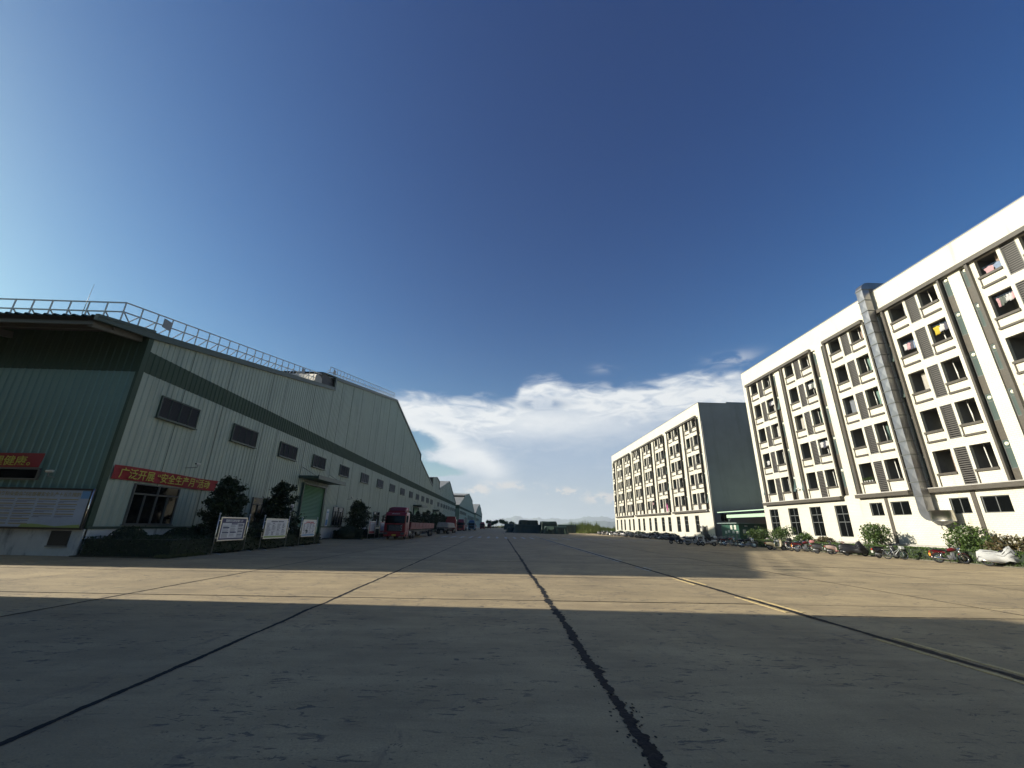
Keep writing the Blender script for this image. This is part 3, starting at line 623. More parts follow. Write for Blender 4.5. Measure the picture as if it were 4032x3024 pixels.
# ------------------------------------------------------------------ duct
def make_duct():
    root = empty('exhaust_duct', (37.2, 36.5, 3.5)); tag(root, 'square galvanised metal duct running down the near dormitory and ending in a round hood', 'duct')
    x0, x1 = 36.88, 37.6; y0, y1 = K * 32.35, K * 33.02
    z0, z1 = 3.75, 25.7; n = 18; h = (z1 - z0) / n
    m = MB(); m.box(0, x1 - x0, 0, y1 - y0, 0, h - 0.02)
    # shallow diagonal creases on each side
    m2 = MB(); W = y1 - y0; D = x1 - x0; e = 0.022
    for (f) in range(4):
        pass
    m2.add([(0, 0, 0), (0, W, 0), (0, W, h), (0, 0, h), (-e, W / 2, h / 2)], [(0, 4, 1), (1, 4, 2), (2, 4, 3), (3, 4, 0)])
    m2.add([(0, 0, 0), (D, 0, 0), (D, 0, h), (0, 0, h), (D / 2, -e, h / 2)], [(0, 1, 4), (1, 2, 4), (2, 3, 4), (3, 0, 4)])
    m2.add([(D, 0, 0), (D, W, 0), (D, W, h), (D, 0, h)], [(0, 1, 2, 3)]); m2.add([(0, W, 0), (D, W, 0), (D, W, h), (0, W, h)], [(0, 3, 2, 1)])
    m2.box(-0.05, D + .05, -0.05, W + .05, h - 0.05, h + .01, 1)
    s = m2.build('duct_section', [STEEL, ALU], root, (x0 - 37.2, y0 - 36.5, z0 - 3.5))
    for i in range(1, n): inst(s, root, (x0 - 37.2, y0 - 36.5, z0 - 3.5 + i * h))
    # top elbow over the parapet
    m = MB(); P = []
    for k in range(7):
        t = PI / 2 * k / 6; P.append((x1 + .15 - (D + .15) * math.cos(t), z1 + (D + .1) * math.sin(t), x1 + .15 - .15 * math.cos(t), z1 + .1 * math.sin(t)))
    P.append((39.6, z1 + D + .1, 39.6, z1 + .1))
    vs = []; fs = []
    for a, b, c, d in P: vs += [(a, y0, b), (a, y1, b), (c, y1, d), (c, y0, d)]
    for i in range(len(P) - 1):
        for j in range(4): fs.append((4 * i + j, 4 * i + (j + 1) % 4, 4 * i + 4 + (j + 1) % 4, 4 * i + 4 + j))
    m.add([(x - 37.2, y - 36.5, z - 3.5) for x, y, z in vs], fs); m.build('top_elbow', STEEL, root)
    # lower elbow turning along the wall, then the wide rounded hood
    m = MB(); P = []; r0 = .12
    for k in range(7):
        t = PI / 2 * k / 6; P.append(((y1 - (W + r0) * 0 - 0) - (W + r0) * (1 - math.cos(t)) * 1.0, z0 - (W + r0) * math.sin(t), y0 - r0 * (1 - math.cos(t)), z0 - r0 * math.sin(t)))
    vs = []; fs = []
    for a, b, c, d in P: vs += [(x0, a, b), (x1, a, b), (x1, c, d), (x0, c, d)]
    for i in range(len(P) - 1):
        for j in range(4): fs.append((4 * i + j, 4 * i + (j + 1) % 4, 4 * i + 4 + (j + 1) % 4, 4 * i + 4 + j))
    m.add([(x - 37.2, y - 36.5, z - 3.5) for x, y, z in vs], fs); m.build('lower_elbow', STEEL, root)
    # hood: half-round drum, open underneath
    m = MB(); n = 24; cy = y0 - 0.86; cx = 37.24; ztop = z0 - 0.02; zb = z0 - 0.88; rx = 0.85
    ring = []
    for k in range(n + 1):
        t = PI * 2 * k / n; ring.append((cx + 0.62 * math.cos(t), cy + 0.9 * math.sin(t)))
    vs = []; fs = []
    for k, (x, y) in enumerate(ring):
        vs += [(x, y, ztop), (x, y, zb)]
        if k: fs.append((2 * k - 2, 2 * k, 2 * k + 1, 2 * k - 1))
    b = len(vs); vs.append((cx, cy, ztop)); fs += [(b, 2 * k, 2 * k + 2) for k in range(n)]
    m.add([(x - 37.2, y - 36.5, z - 3.5) for x, y, z in vs], fs); m.sm = [True] * n + [False] * n
    m.build('hood', STAIN, root)
    m = MB(); vs = []; fs = []
    for k, (x, y) in enumerate(ring): vs += [(x, y, zb), (cx + (x - cx) * .25, cy + 0.35 + (y - cy) * .25, zb - .34)]; 
    for k in range(1, n + 1): fs.append((2 * k - 2, 2 * k, 2 * k + 1, 2 * k - 1))
    m.add([(x - 37.2, y - 36.5, z - 3.5) for x, y, z in vs], fs); m.tube([(cx - 37.2, cy + .35 - 36.5, zb - .34 - 3.5), (cx - 37.2, cy + .35 - 36.5, zb - .6 - 3.5)], .05, 6); m.build('drip_cone', GREYP, root)
    m = MB(); m.bar((x1 - 37.2, y0 - 36.5 + .2, .4), (38 - 37.2, y0 - 36.5 + .2, .4), .05); brk = m.build('bracket', GREYP, root)
    for i in range(1, 9): inst(brk, root, (0, 0, i * 2.44))
make_duct()
# ------------------------------------------------------------------ small things on the dormitories
def shirt(y, z, cols, lab, grp='washing hung in the dormitory balconies', x=38.25):
    root = empty('hanging_washing', (x, y, z)); tag(root, lab, 'laundry', grp)
    m = MB(); m.tube([(0, -.75, 0.0), (0, .75, 0.03)], .012, 5); m.build('clothes_rail', CHROME, root)
    n = len(cols); rnd = random.Random(int(y * 10 + z))
    for i, c in enumerate(cols):
        cy = -0.6 + 1.2 * (i + .5) / n; w = 0.5 / max(1, n * .42); h = rnd.uniform(.55, .8); mm = mat('cloth', c, 0.9, var=0.2, vs=9)
        m = MB(); vs = []; fs = []; N_ = 8
        for a in range(N_ + 1):
            u = a / N_
            for b in range(5):
                v = b / 4; ww = w * (1.35 if v < .3 else 1.0) / 2; vs.append((.03 * math.sin(u * 9 + i) + .02 * math.sin(v * 5), cy - ww + 2 * ww * u, -.04 - h * v + (.06 * abs(u - .5) * -2 if v == 0 else 0) + .03 * math.sin(u * 12) * (v == 1)))
        for a in range(N_):
            for b in range(4): k = a * 5 + b; fs.append((k, k + 5, k + 6, k + 1))
        m.add(vs, fs, smooth=True); o = m.build('garment', mm, root); sd = o.modifiers.new('thick', 'SOLIDIFY'); sd.thickness = .015
W_ = (0.36, 0.35, 0.35); PK = (0.34, 0.20, 0.22); GY = (0.08, 0.09, 0.08); YL = (0.35, 0.26, 0.02); BL = (0.14, 0.18, 0.26); DK = (0.05, 0.05, 0.07)
ST = 3.254
shirt(K * 23.75, Zn(7.7 + 3 * ST), [PK, W_, W_, GY, GY, PK], 'pink, white and grey shirts in the second-highest balcony at the right edge')
shirt(K * 28.1, Zn(7.7 + 3 * ST), [DK, W_, YL], 'yellow shirt hanging in the balcony right of the louvre, one storey below the top')
shirt(K * 30.8, Zn(7.4 + 3 * ST), [BL, DK, PK, W_], 'blue checked and mixed clothes in the balcony left of the yellow shirt')
shirt(K * 42.2, Zn(7.7 + 3 * ST), [W_, GY, W_], 'white washing second balcony row from the top, two fins left of the duct')
shirt(K * 49.3, Zn(7.7 + 3 * ST), [W_, W_, DK], 'white washing in the leftmost unit, one storey below the top')
shirt(K * 42.4, Zn(7.7 + 1 * ST), [W_, DK, W_], 'white garments in the second unit from the left, second balcony row up')
shirt(K * 52.2, Zn(7.1 + 1 * ST), [W_], 'single cream cloth in the leftmost balcony column, second row up')
shirt(K * 23.7, Zn(6.9 + 4 * ST), [BL, PK], 'pale blue and pink cloths low in the top balcony at the right edge')
shirt(K * 94.8, Zf(7.6 + 0 * ST), [PK, W_], 'pale curtain in the lowest balcony row of the far dormitory', x=38.2)
m = MB(); rnd = random.Random(3)
m.add([(0, -.35, .9), (0, .1, 1.6), (0, .35, .95), (0, .3, 0), (0, .05, -.35), (0, -.25, -.1)], [(0, 1, 2, 3, 4, 5)])
o = m.build('hanging_cloth', mat('magenta_cloth', (0.32, 0.06, 0.17), .85, var=.2), None, (37.85, K * 86.0, Zf(5.6))); sd = o.modifiers.new('thick', 'SOLIDIFY'); sd.thickness = .03
tag(o, 'magenta cloth blowing out of a lowest-row balcony of the far dormitory', 'cloth')
def balcony_plants():
    for i, dy in enumerate((-.42, -.1, .22, .5)):
        root = empty('potted_plant', (38.02, K * 37.9 + dy, Zn(6.26))); tag(root, ('green potted plant, leftmost on the lowest balcony sill left of the duct', 'green potted plant, second from left on the sill left of the duct', 'green plant in a pale pot, third from left on the sill', 'green potted plant, rightmost on the lowest balcony sill left of the duct')[3 - i], 'plant', 'plants on a balcony sill')
        m = MB(); m.tube([(0, 0, 0), (0, 0, .16)], [.06, .085], 10); m.build('pot', WHITEP if i == 1 else CONCW, root)
        m = MB(); r_ = random.Random(i)
        for k in range(60):
            a = r_.uniform(0, 2 * PI); e = r_.uniform(.1, 1.4); L_ = r_.uniform(.12, .34); p = Vector((math.cos(a) * math.cos(e) * L_, math.sin(a) * math.cos(e) * L_, .16 + math.sin(e) * L_)); t = Vector((-math.sin(a), math.cos(a), 0)) * .03; q = p * 1.0 + Vector((math.cos(a) * .06, math.sin(a) * .06, .0))
            m.add([tuple(p - t), tuple(p + t), tuple(q + Vector((0, 0, .05)))], [(0, 1, 2)])
        m.build('foliage', LEAF, root)
balcony_plants()
def cctv(loc, rz, lab, arm=0.9, dome=False):
    root = empty('security_camera', loc, rz); tag(root, lab, 'camera')
    m = MB(); m.bar((0, 0, 0), (arm, 0, .04), .035); m.bar((arm, 0, .04), (arm, 0, .2), .03); m.build('arm', GREYP, root)
    m = MB(); m.loft([(-.16, arm, .26, .05, .05), (-.14, arm, .26, .07, .065), (.14, arm, .27, .07, .065), (.18, arm, .27, .065, .06)], 0, 10, 3); m.build('housing', WHITEP, root)
    m = MB(); m.tube([(arm, -.16, .26), (arm, -.2, .255)], .045, 10); m.build('lens', BLACK, root)
cctv((38.0, K * 47.15, Zn(6.2)), PI, 'small white floodlight camera between the two leftmost units of the near dormitory', .35)
cctv((38.0, K * 68.9, Zf(4.75)), PI, 'small camera on the far dormitory corner above the tall windows', .5)
# ------------------------------------------------------------------ canopy and hut between the blocks
MINT = mat('mint_green_sheet', (0.38, 0.52, 0.38), .5, var=.1, coord='World')
root = empty('steel_canopy', (40, 66, 0)); tag(root, 'mint green sheet-metal canopy between the two dormitories', 'canopy')
m = MB(); m.box(-1.5, -1.42, -5.2, 6.3, 3.82, 4.3)
for k in range(46): m.box(-1.53, -1.5, -5.2 + k * .25, -5.08 + k * .25, 3.82, 4.3)
m.build('fascia', MINT, root)
m = MB(); m.add([(-1.9, -5.2, 4.7), (-1.9, 8.5, 4.7), (12, 8.5, 5.9), (12, -5.2, 5.9), (-1.9, -5.2, 4.82), (-1.9, 8.5, 4.82), (12, 8.5, 6.02), (12, -5.2, 6.02)], [(0, 3, 2, 1), (4, 5, 6, 7), (0, 1, 5, 4), (1, 2, 6, 5), (2, 3, 7, 6), (3, 0, 4, 7)]); m.build('roof', MINT, root)
for x, y in ((-1.3, -4.6), (-1.3, 6.1), (9, -4.6), (9, 6.1)): m = MB(); m.box(x - .08, x + .08, y - .08, y + .08, 0, 4.75); m.build('post', TRIM, root)
m = MB(); m.bar((-1.3, 6.1, 3.2), (-1.3, 5.0, 4.2), .08); m.build('brace', GREYP, root)
m = MB(); m.box(11, 11.2, -8, 12, 0, 6); m.build('back_screen', UNDER, root)
root = empty('green_hut', (38.8, 68.6, 0)); tag(root, 'dark green site hut with posters and small windows between the dormitories', 'hut')
HG = mat('hut_green', (0.03, 0.09, 0.06), .5, var=.15, vs=1)
m = MB(); m.box(-2.0, 2.4, -2.6, 2.6, 0, 2.85); m.build('body', HG, root)
m = MB(); m.box(-2.5, 2.8, -3.0, 3.0, 2.85, 2.97); m.build('roof', mat('hut_roof', (.2, .25, .23), .5), root)
PAPER = mat('poster_paper', (0.62, 0.6, 0.5), .6, dirt=((0.25, 0.25, 0.3), (14, 14, 14), .5, .6))
for i, (a, b) in enumerate(((-2.1, 1.35), (-1.0, 1.35))): m = MB(); m.box(-2.03, -2.0, a + .25, a + .8, 1.95, 2.62); m.build('window', FROST if 0 else PAPER, root)
for (a, z) in ((-2.3, 1.35), (-1.2, 1.4), (.1, 1.5), (1.0, 1.35)): m = MB(); m.box(-2.03, -2.0, a, a + .6, z, z + .4); m.build('poster', PAPER, root)
for a in (-1.9, -.9, .2, 1.3): m = MB(); m.box(-2.03, -2.0, a, a + .35, .55, 1.15); m.build('vent_panel', ALU, root)
for (a, b, z, w, h) in ((-1.4, 0, 1.45, .4, .55), (-.6, 0, 1.45, .55, .45), (-1.1, 0, 2.4, .45, .2), (.4, 0, 2.4, .4, .16), (-.9, 0, .5, .7, .75)): m = MB(); m.box(a, a + w, -2.63, -2.6, z, z + h); m.build('notice', PAPER, root)
# ------------------------------------------------------------------ factory sheds
def interp(P, y):
    for (a, b), (c, d) in zip(P, P[1:]):
        if a <= y <= c: return b if c == a else b + (d - b) * (y - a) / (c - a)
    return P[-1][1] if y > P[-1][0] else P[0][1]
def segs(P):
    return [((a, b), (c, d)) for (a, b), (c, d) in zip(P, P[1:]) if c - a > 0.3]
def ribbed_side(name, X, P, zlo, zhi, mats, parent, off, pitch=0.4, amp=0.045):
    """vertical ribbed sheet on a wall facing +x between zlo(y) and zhi(y)"""
    m = MB(); vs = []; fs = []
    for (a, b), (c, d) in segs(P):
        y = a; start = len(vs); n = max(1, round((c - a) / pitch)); st = (c - a) / n
        for i in range(n):
            for f_, o in ((0.0, 0.0), (0.62, 0.0), (0.72, amp), (0.90, amp), (1.0, 0.0)):
                yy = a + (i + f_) * st; zt = zhi(yy, (a, b), (c, d)); zb = zlo(yy); zt = max(zt, zb)
                vs += [(X + o, yy, zb), (X + o, yy, zt)]
                k = len(vs)
                if k - start > 2: fs.append((k - 4, k - 2, k - 1, k - 3))
    m.add([(x - off[0], y - off[1], z) for x, y, z in vs], fs); return m.build(name, mats, parent)
def ribbed_end(name, Y, x0, x1, zlo, zhi, mats, parent, off, pitch=0.4, amp=0.045):
    m = MB(); vs = []; fs = []; n = round((x1 - x0) / pitch); st = (x1 - x0) / n
    for i in range(n):
        for f_, o in ((0.0, 0.0), (0.62, 0.0), (0.72, amp), (0.90, amp), (1.0, 0.0)):
            xx = x0 + (i + f_) * st; vs += [(xx, Y - o, zlo), (xx, Y - o, zhi)]; k = len(vs)
            if k > 2: fs.append((k - 4, k - 2, k - 1, k - 3))
    m.add([(x - off[0], y - off[1], z) for x, y, z in vs], fs); return m.build(name, mats, parent)
def shed(label, X, XB, P, stripe, plz, louv, endface=True, front=0.0, detail=True, em=None):
    y0, y1 = P[0][0], P[-1][0]; off = (X, y0, 0)
    root = empty('factory_shed', (X, y0, 0)); tag(root, label, 'factory shed', 'ribbed sheet-metal factory sheds')
    def B(m, name, ms, par=root): m.v = [(x - off[0], y - off[1], z) for x, y, z in m.v]; return m.build(name, ms, par)
    s0, s1 = stripe
    def hi(y, a, c): return a[1] + (c[1] - a[1]) * (y - a[0]) / (c[0] - a[0])
    ribbed_side('lower_wall', X, P, lambda y: plz, lambda y, a, c: min(s0(y), hi(y, a, c)), SAGE, root, off)
    ribbed_side('stripe', X + .012, P, s0, lambda y, a, c: min(s1(y), hi(y, a, c)), GRN, root, off)
    ribbed_side('upper_wall', X, P, s1, hi, SAGE, root, off)
    # body, slightly inside the sheet
    for (a, b), (c, d) in segs(P):
        m = MB(); m.prism_x([(a, 0), (c, 0), (c, d - .05), (a, b - .05)], XB, X - 0.03); B(m, 'body', UNDER)
    # roof planes and the dark verge trim
    m = MB(); t = MB()
    for (a, b), (c, d) in segs(P):
        m.add([(X + .12, a, b + .06), (X + .12, c, d + .06), (XB, c, d + .06), (XB, a, b + .06)], [(0, 1, 2, 3)])
        t.add([(X + .06, a, b - .26), (X + .06, c, d - .26), (X + .06, c, d + .12), (X + .06, a, b + .12), (X + .2, a, b - .26), (X + .2, c, d - .26), (X + .2, c, d + .12), (X + .2, a, b + .12)], [(3, 2, 1, 0), (4, 5, 6, 7), (0, 1, 5, 4), (2, 3, 7, 6), (1, 2, 6, 5), (0, 4, 7, 3)])
    B(m, 'roof_sheet', ROOFG); B(t, 'verge_trim', TRIM)
    m = MB()
    for (a, b), (c, d) in zip(P, P[1:]):
        if c - a <= 0.3 and abs(d - b) > .5: m.box(X + .05, X + .22, min(a, c) - .2, max(a, c) + .2, min(b, d) - .2, max(b, d) + .05)
    if m.v: B(m, 'step_trim', TRIM)
    m = MB(); m.box(X + .0, X + .1, y0 - .1, y1, 0, plz - .02); m.box(XB, X + .1, y0 - .18, y0 - .0, 0, plz - .02) ; B(m, 'plinth', PLINTH)
    m = MB(); m.box(X + .08, X + .16, y0 - .1, y1, plz - .02, plz + .1); B(m, 'base_flashing', TRIM)
    m = MB(); m.box(X - .02, X + .14, y0 - .16, y0 + .16, plz, P[0][1]); B(m, 'corner_trim', GRN)
    # end wall
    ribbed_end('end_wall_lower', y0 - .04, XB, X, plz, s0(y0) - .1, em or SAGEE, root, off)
    ribbed_end('end_wall_upper', y0 - .06, XB, X, s0(y0) - .1, P[0][1] + .05, GRN if em is None else TRIM, root, off)  # stripe wraps round; eave shade above it is painted in the same green
    # louvred windows
    proto = {}
    for (a, b, zt, zb) in louv:
        w = b - a; h = zt - zb; kk = (round(w, 1), round(h, 1), a < 50)
        if kk not in proto:
            m = MB(); t_ = .07
            for (p, q, r, s) in ((0, w, 0, t_), (0, w, h - t_, h), (0, t_, t_, h - t_), (w - t_, w, t_, h - t_)): m.box(0, .12, p, q, r, s)
            m.box(-.06, .2, -.04, w + .04, -.05, 0.0)
            for k in (1, 2, 3): m.box(.01, .115, w * k / 4 - .015, w * k / 4 + .015, t_, h - t_)
            fr = m.build('louvred_window', TRIM)
            m = MB(); m.box(.0, .035, t_, w - t_, t_, h - t_); m.build('backing', DARKER, fr)
            n = 17 if a < 60 else 9; mm = MB()
            for k in range(n):
                z = t_ + (h - 2 * t_) * k / n; dz = (h - 2 * t_) / n
                mm.add([(.1, t_, z), (.1, w - t_, z), (.04, w - t_, z + dz * .9), (.04, t_, z + dz * .9)], [(0, 1, 2, 3)])
            tag(mm.build('slats', LOUV, fr), kind='stuff')
            proto[kk] = fr; fr.parent = root; o = fr
        else: o = copy_tree(proto[kk], root)
        o.location = (.05, a - y0, zb)
    return root, B
P1 = [(22.1, 11.78), (47.55, 17.0), (47.56, 18.32), (76.4, 24.19), (104.8, 18.5), (104.81, 17.3), (127.0, 12.86), (127.01, 15.25), (135.2, 16.15), (141.4, 15.43), (141.41, 13.15), (169.3, 18.34), (198.5, 11.4)]
dr = lambda y: 0.0028 * (y - 22)
lw = [(24.0, 27.25), (31.05, 34.3), (38.1, 41.4), (45.2, 48.5), (53.1, 56.35), (61.6, 65.1), (70.0, 73.5), (78.3, 82.0), (87.0, 90.6), (95.65, 99.1), (103.5, 107.1), (111.0, 114.6), (118.6, 122.2), (125.8, 129.6), (140.2, 144.2), (148.15, 152.1), (155.6, 159.5), (162.9, 166.8), (170.4, 174.3), (178.4, 182.2), (186.0, 189.8), (193.6, 197.4)]
X1 = -20.3
s1o, B1 = shed('nearest pale green factory shed with a long dark green stripe and stepped gable roof', X1, -95.0, P1, (lambda y: 9.58 + dr(y), lambda y: 10.82 + dr(y)), 1.25,
               [(a, b, 8.71 + .0012 * (a - 22), 7.40 + .0012 * (a - 22)) for a, b in lw])
# front overhang with big corrugations
m = MB(); vs = []; fs = []; x = -20.0; i = 0
while x > -95:
    for f_, o in ((0, 0), (.5, 0), (.68, .11), (.88, .11), (1.0, 0)):
        xx = x - f_ * .46; vs += [(xx, 18.75, 11.15 + o), (xx, 22.6, 11.97 + o)]; k = len(vs)
        if k > 2: fs.append((k - 4, k - 2, k - 1, k - 3))
    x -= .46
m.add(vs, fs); B1(m, 'eave_sheet', TRIM)
m = MB(); m.add([(-20.05, 18.75, 11.1), (-20.05, 22.1, 11.85), (-95, 22.1, 11.85), (-95, 18.75, 11.1)], [(0, 3, 2, 1)]); B1(m, 'eave_soffit', UNDER)
m = MB(); m.add([(x_, y_, z_) for x_ in (-20.22, -20.05) for y_, z_ in ((18.75, 10.98), (22.1, 11.5), (22.1, 12.02), (18.75, 11.3))], [(3, 2, 1, 0), (4, 5, 6, 7), (0, 1, 5, 4), (1, 2, 6, 5), (2, 3, 7, 6), (3, 0, 4, 7)]); B1(m, 'verge_end', TRIM)
m = MB(); m.bar((-20.7, 19.1, 10.95), (-20.7, 22.0, 11.45), .22, .35); bm = B1(m, 'eave_beam', FRAMEBR)
for k in range(1, 9): inst(bm, s1o, (-7.2 * k, 0, 0))
m = MB(); m.bar((-20.5, 20.2, 11.2), (-94, 20.2, 11.2), .12, .18); m.bar((-20.5, 19.1, 10.95), (-94, 19.1, 10.95), .12, .18); B1(m, 'purlin', FRAMEBR)
for yy, zz in ((12.0, 0), ): pass
# monitor: the raised roof reaches toward the road end over an opening whose shade is a near-black box, with a pale ventilator cap
m = MB(); m.box(-95, -20.4, 44.4, 47.5, 16.4, 17.9); B1(m, 'monitor_opening', DARKER)
m = MB(); m.add([(-20.2, 44.4, 17.75), (-20.2, 47.6, 18.4), (-95, 47.6, 18.4), (-95, 44.4, 17.75), (-20.2, 44.4, 17.85), (-20.2, 47.6, 18.52), (-95, 47.6, 18.52), (-95, 44.4, 17.85)], [(0, 3, 2, 1), (4, 5, 6, 7), (0, 1, 5, 4), (0, 4, 7, 3)]); B1(m, 'monitor_flap', TRIM)
m = MB(); m.loft([(-20.35, 43.5, 16.55, .85, .62), (-24, 43.5, 16.55, .85, .62)], 0, 14, 3.0, axis='x'); B1(m, 'ventilator_cap', CONCW)
# rooftop railings: posts, rails and braces are parts
def railing(label, runs, posts):
    root = empty('roof_railing', posts[0][0]); tag(root, label, 'railing', 'railings along the shed roof'); o = Vector(posts[0][0])
    for (p, q) in runs: m = MB(); m.bar(Vector(p) - o, Vector(q) - o, .06); m.build('rail', RAILM, root)
    pp = {}
    for base, top_, brace in posts:
        d = Vector(top_) - Vector(base); kb = (round(d.z, 1), tuple(round(c, 1) for c in brace))
        if kb not in pp:
            m = MB(); m.bar((0, 0, 0), d, .05); pp[kb] = m.build('post', RAILM, root); a = pp[kb]
            m = MB(); m.bar((0, 0, d.z * .62), brace, .045); b = m.build('brace', RAILM, a)
        else: a = copy_tree(pp[kb], root)
        a.location = Vector(base) - o
rz = lambda y: interp(P1, y) + 0.1
XR = -20.5
# front run, corner, then up the gable
runs = [((-62, 20.3, 12.8), (XR, 20.3, 12.8)), ((-62, 20.3, 12.25), (XR, 20.3, 12.25)), ((XR, 20.3, 12.8), (XR, 47.3, rz(47.0) + 1.2)), ((XR, 20.3, 12.25), (XR, 47.3, rz(47.0) + .55))]
posts = [((XR - .97 * k, 20.3, 11.5), (XR - .97 * k, 20.3, 12.8), (0, .75, .15)) for k in range(43)]
zt = lambda y: 12.8 + (rz(47.0) + 1.2 - 12.8) * (y - 20.3) / 27.0
y = 21.35
while y < 47.2: posts.append(((XR, y, rz(max(y, 22.1)) - (.0 if y > 22.1 else .15)), (XR, y, zt(y)), (0, -.72, -.02))); y += 1.06
railing('grey steel railing along the front eave and lower roof edge of the nearest shed', runs, posts)
runs = [((XR, 46.3, 19.25), (XR, 75.2, 25.25)), ((XR, 46.3, 18.6), (XR, 75.2, 24.7)), ((XR, 75.2, 25.25), (XR, 76.0, 24.3)), ((XR, 46.3, 18.6), (XR, 45.2, 17.9))]
posts = [((XR, y_, rz(max(47.6, y_))), (XR, y_, 19.25 + (y_ - 46.3) * .2076), (0, -.75, -.02)) for y_ in [46.3 + 1.05 * k for k in range(28)]]
railing('grey steel railing along the upper raised roof edge of the nearest shed', runs, posts)
for (y_, z_) in ((22.9, 12.9), (39.9, 16.35), (47.3, 19.0)):
    m = MB(); m.box(-.02, .02, -.3, .3, -.28, .28); o = m.build('sign_plate', GREYP, None, (XR + .05, y_ + .2, z_)); tag(o, {22.9: 'small square plate on the roof railing nearest the front corner', 39.9: 'small square plate on the lower roof railing just before the ventilator', 47.3: 'small square plate at the start of the upper roof railing'}[y_], 'sign', 'plates on the roof railings')
m = MB(); m.tube([(0, 0, 0), (0.02, 0, 1.75)], [.018, .006], 6); o = m.build('antenna_rod', RAILM, None, (-21.6, 19.4, 11.6)); tag(o, 'thin lightning rod on the front eave of the nearest shed', 'rod')
for y_ in (25.6, 29.4, 34.9, 37.2, 43.0, 47.55, 50.2, 53.9, 57.7, 63.3, 66.9, 72.4, 78.0, 85.2, 92.5, 99.8, 106.3, 113.9, 121.0, 127.0, 134.5, 145, 158, 170, 183):
    m = MB(); zt_ = interp(P1, y_ - .01) - .3; za = 1.35; m.box(X1 + .045, X1 + .062, y_, y_ + .035, za, zt_); B1(m, 'sheet_joint', TRIM)
# windows, doors and canopies on the side wall
def side_window(y0_, y1_, zt_, zb_):
    w = y1_ - y0_; h = zt_ - zb_; m = MB(); t = .06
    for i, (a, b, c, d) in enumerate(((0, w, 0, t), (0, w, h - t, h), (0, t, t, h - t), (w - t, w, t, h - t), (t, w - t, h * .74, h * .74 + t), (w / 2 - .03, w / 2 + .03, t, h - t), (w / 4 - .02, w / 4 + .02, t, h * .74), (w * .75 - .02, w * .75 + .02, t, h * .74))): m.box(0, .12 + (.004 * i if i > 3 else 0), a, b, c, d)
    m.box(-.02, .17, -.06, w + .06, -.06, 0)
    fr = m.build('window', FRAMEBR, s1o, (.05, y0_ - 22.1, zb_)); fr['label'] = 'dark framed sliding window in the side wall'
    for i in range(4): m = MB(); m.box(.05, .06, w * i / 4 + .03, w * (i + 1) / 4 - .03, t, h * .73); m.build('pane', GLASSD, fr)
    for i in range(2): m = MB(); m.box(.05, .06, w * i / 2 + .04, w * (i + 1) / 2 - .04, h * .77, h - t); m.build('pane', GLASSD, fr)
for a, b in ((24.0, 27.4), (31.1, 34.3), (35.6, 39.0), (53.05, 56.4), (70.2, 73.45)): side_window(a, b, 3.62, 1.45)
def roller(y0_, y1_, zt_, canopy):
    w = y1_ - y0_; m = MB(); n = 40; vs = []; fs = []
    for k in range(n):
        z = zt_ * k / n; dz = zt_ / n; vs += [(.06, 0, z), (.06, w, z), (.10, w, z + dz * .5), (.10, 0, z + dz * .5)]; b = 4 * k; fs.append((b, b + 1, b + 2, b + 3))
        if k: fs.append((b - 1, b - 2, b + 1, b))
    m.add(vs, fs); d = m.build('roller_door', DOORG, s1o, (.1, y0_ - 22.1, 0.0))
    m = MB(); m.box(.02, .22, -.16, 0, 0, zt_ + .16); m.box(.02, .22, w, w + .42, 0, zt_ + .16); m.box(.02, .22, 0, w, zt_, zt_ + .16); m.build('jamb', TRIM, d)
    y_a, y_b, z_ = canopy
    m = MB(); m.box(.0, 1.9, y_a - y0_, y_b - y0_, z_ - .12, z_ + .12); m.box(1.9, 2.0, y_a - y0_ - .05, y_b - y0_ + .05, z_ - .2, z_ + .2); c = m.build('door_canopy', TRIM, s1o, (.05, y0_ - 22.1, 0))
    m = MB(); m.bar((0, y_a - y0_ + .3, z_ + 1.0), (1.6, y_a - y0_ + .3, z_ + .1), .04); m.bar((0, y_b - y0_ - .3, z_ + 1.0), (1.6, y_b - y0_ - .3, z_ + .1), .04); m.build('stay_rod', GREYP, c)
roller(43.95, 49.2, 5.46, (42.9, 50.6, 6.1)); roller(101.7, 107.3, 5.6, (101.2, 109.5, 6.0)); roller(131.8, 137, 5.6, (131.2, 141.0, 6.0))
# end-wall window, vent opening
m = MB()
for (a, b, c, d) in ((-34, -23.4, 3.5, 3.58), (-34, -23.4, 4.02, 4.1), (-23.45, -23.38, 3.58, 4.02), (-25.75, -25.68, 3.58, 4.02)): m.box(a, b, 21.9, 22.02, c, d)
B1(m, 'end_window_frame', FRAMEBR); m = MB(); m.box(-34, -23.4, 21.95, 21.98, 3.55, 4.05); B1(m, 'end_window_glass', GLASSD)
m = MB(); m.box(-21.66, -20.75, 21.86, 21.93, .46, 1.13); m.box(-21.72, -20.7, 21.84, 21.9, .40, .46, 1); B1(m, 'plinth_vent', [DARKER, GREYP])
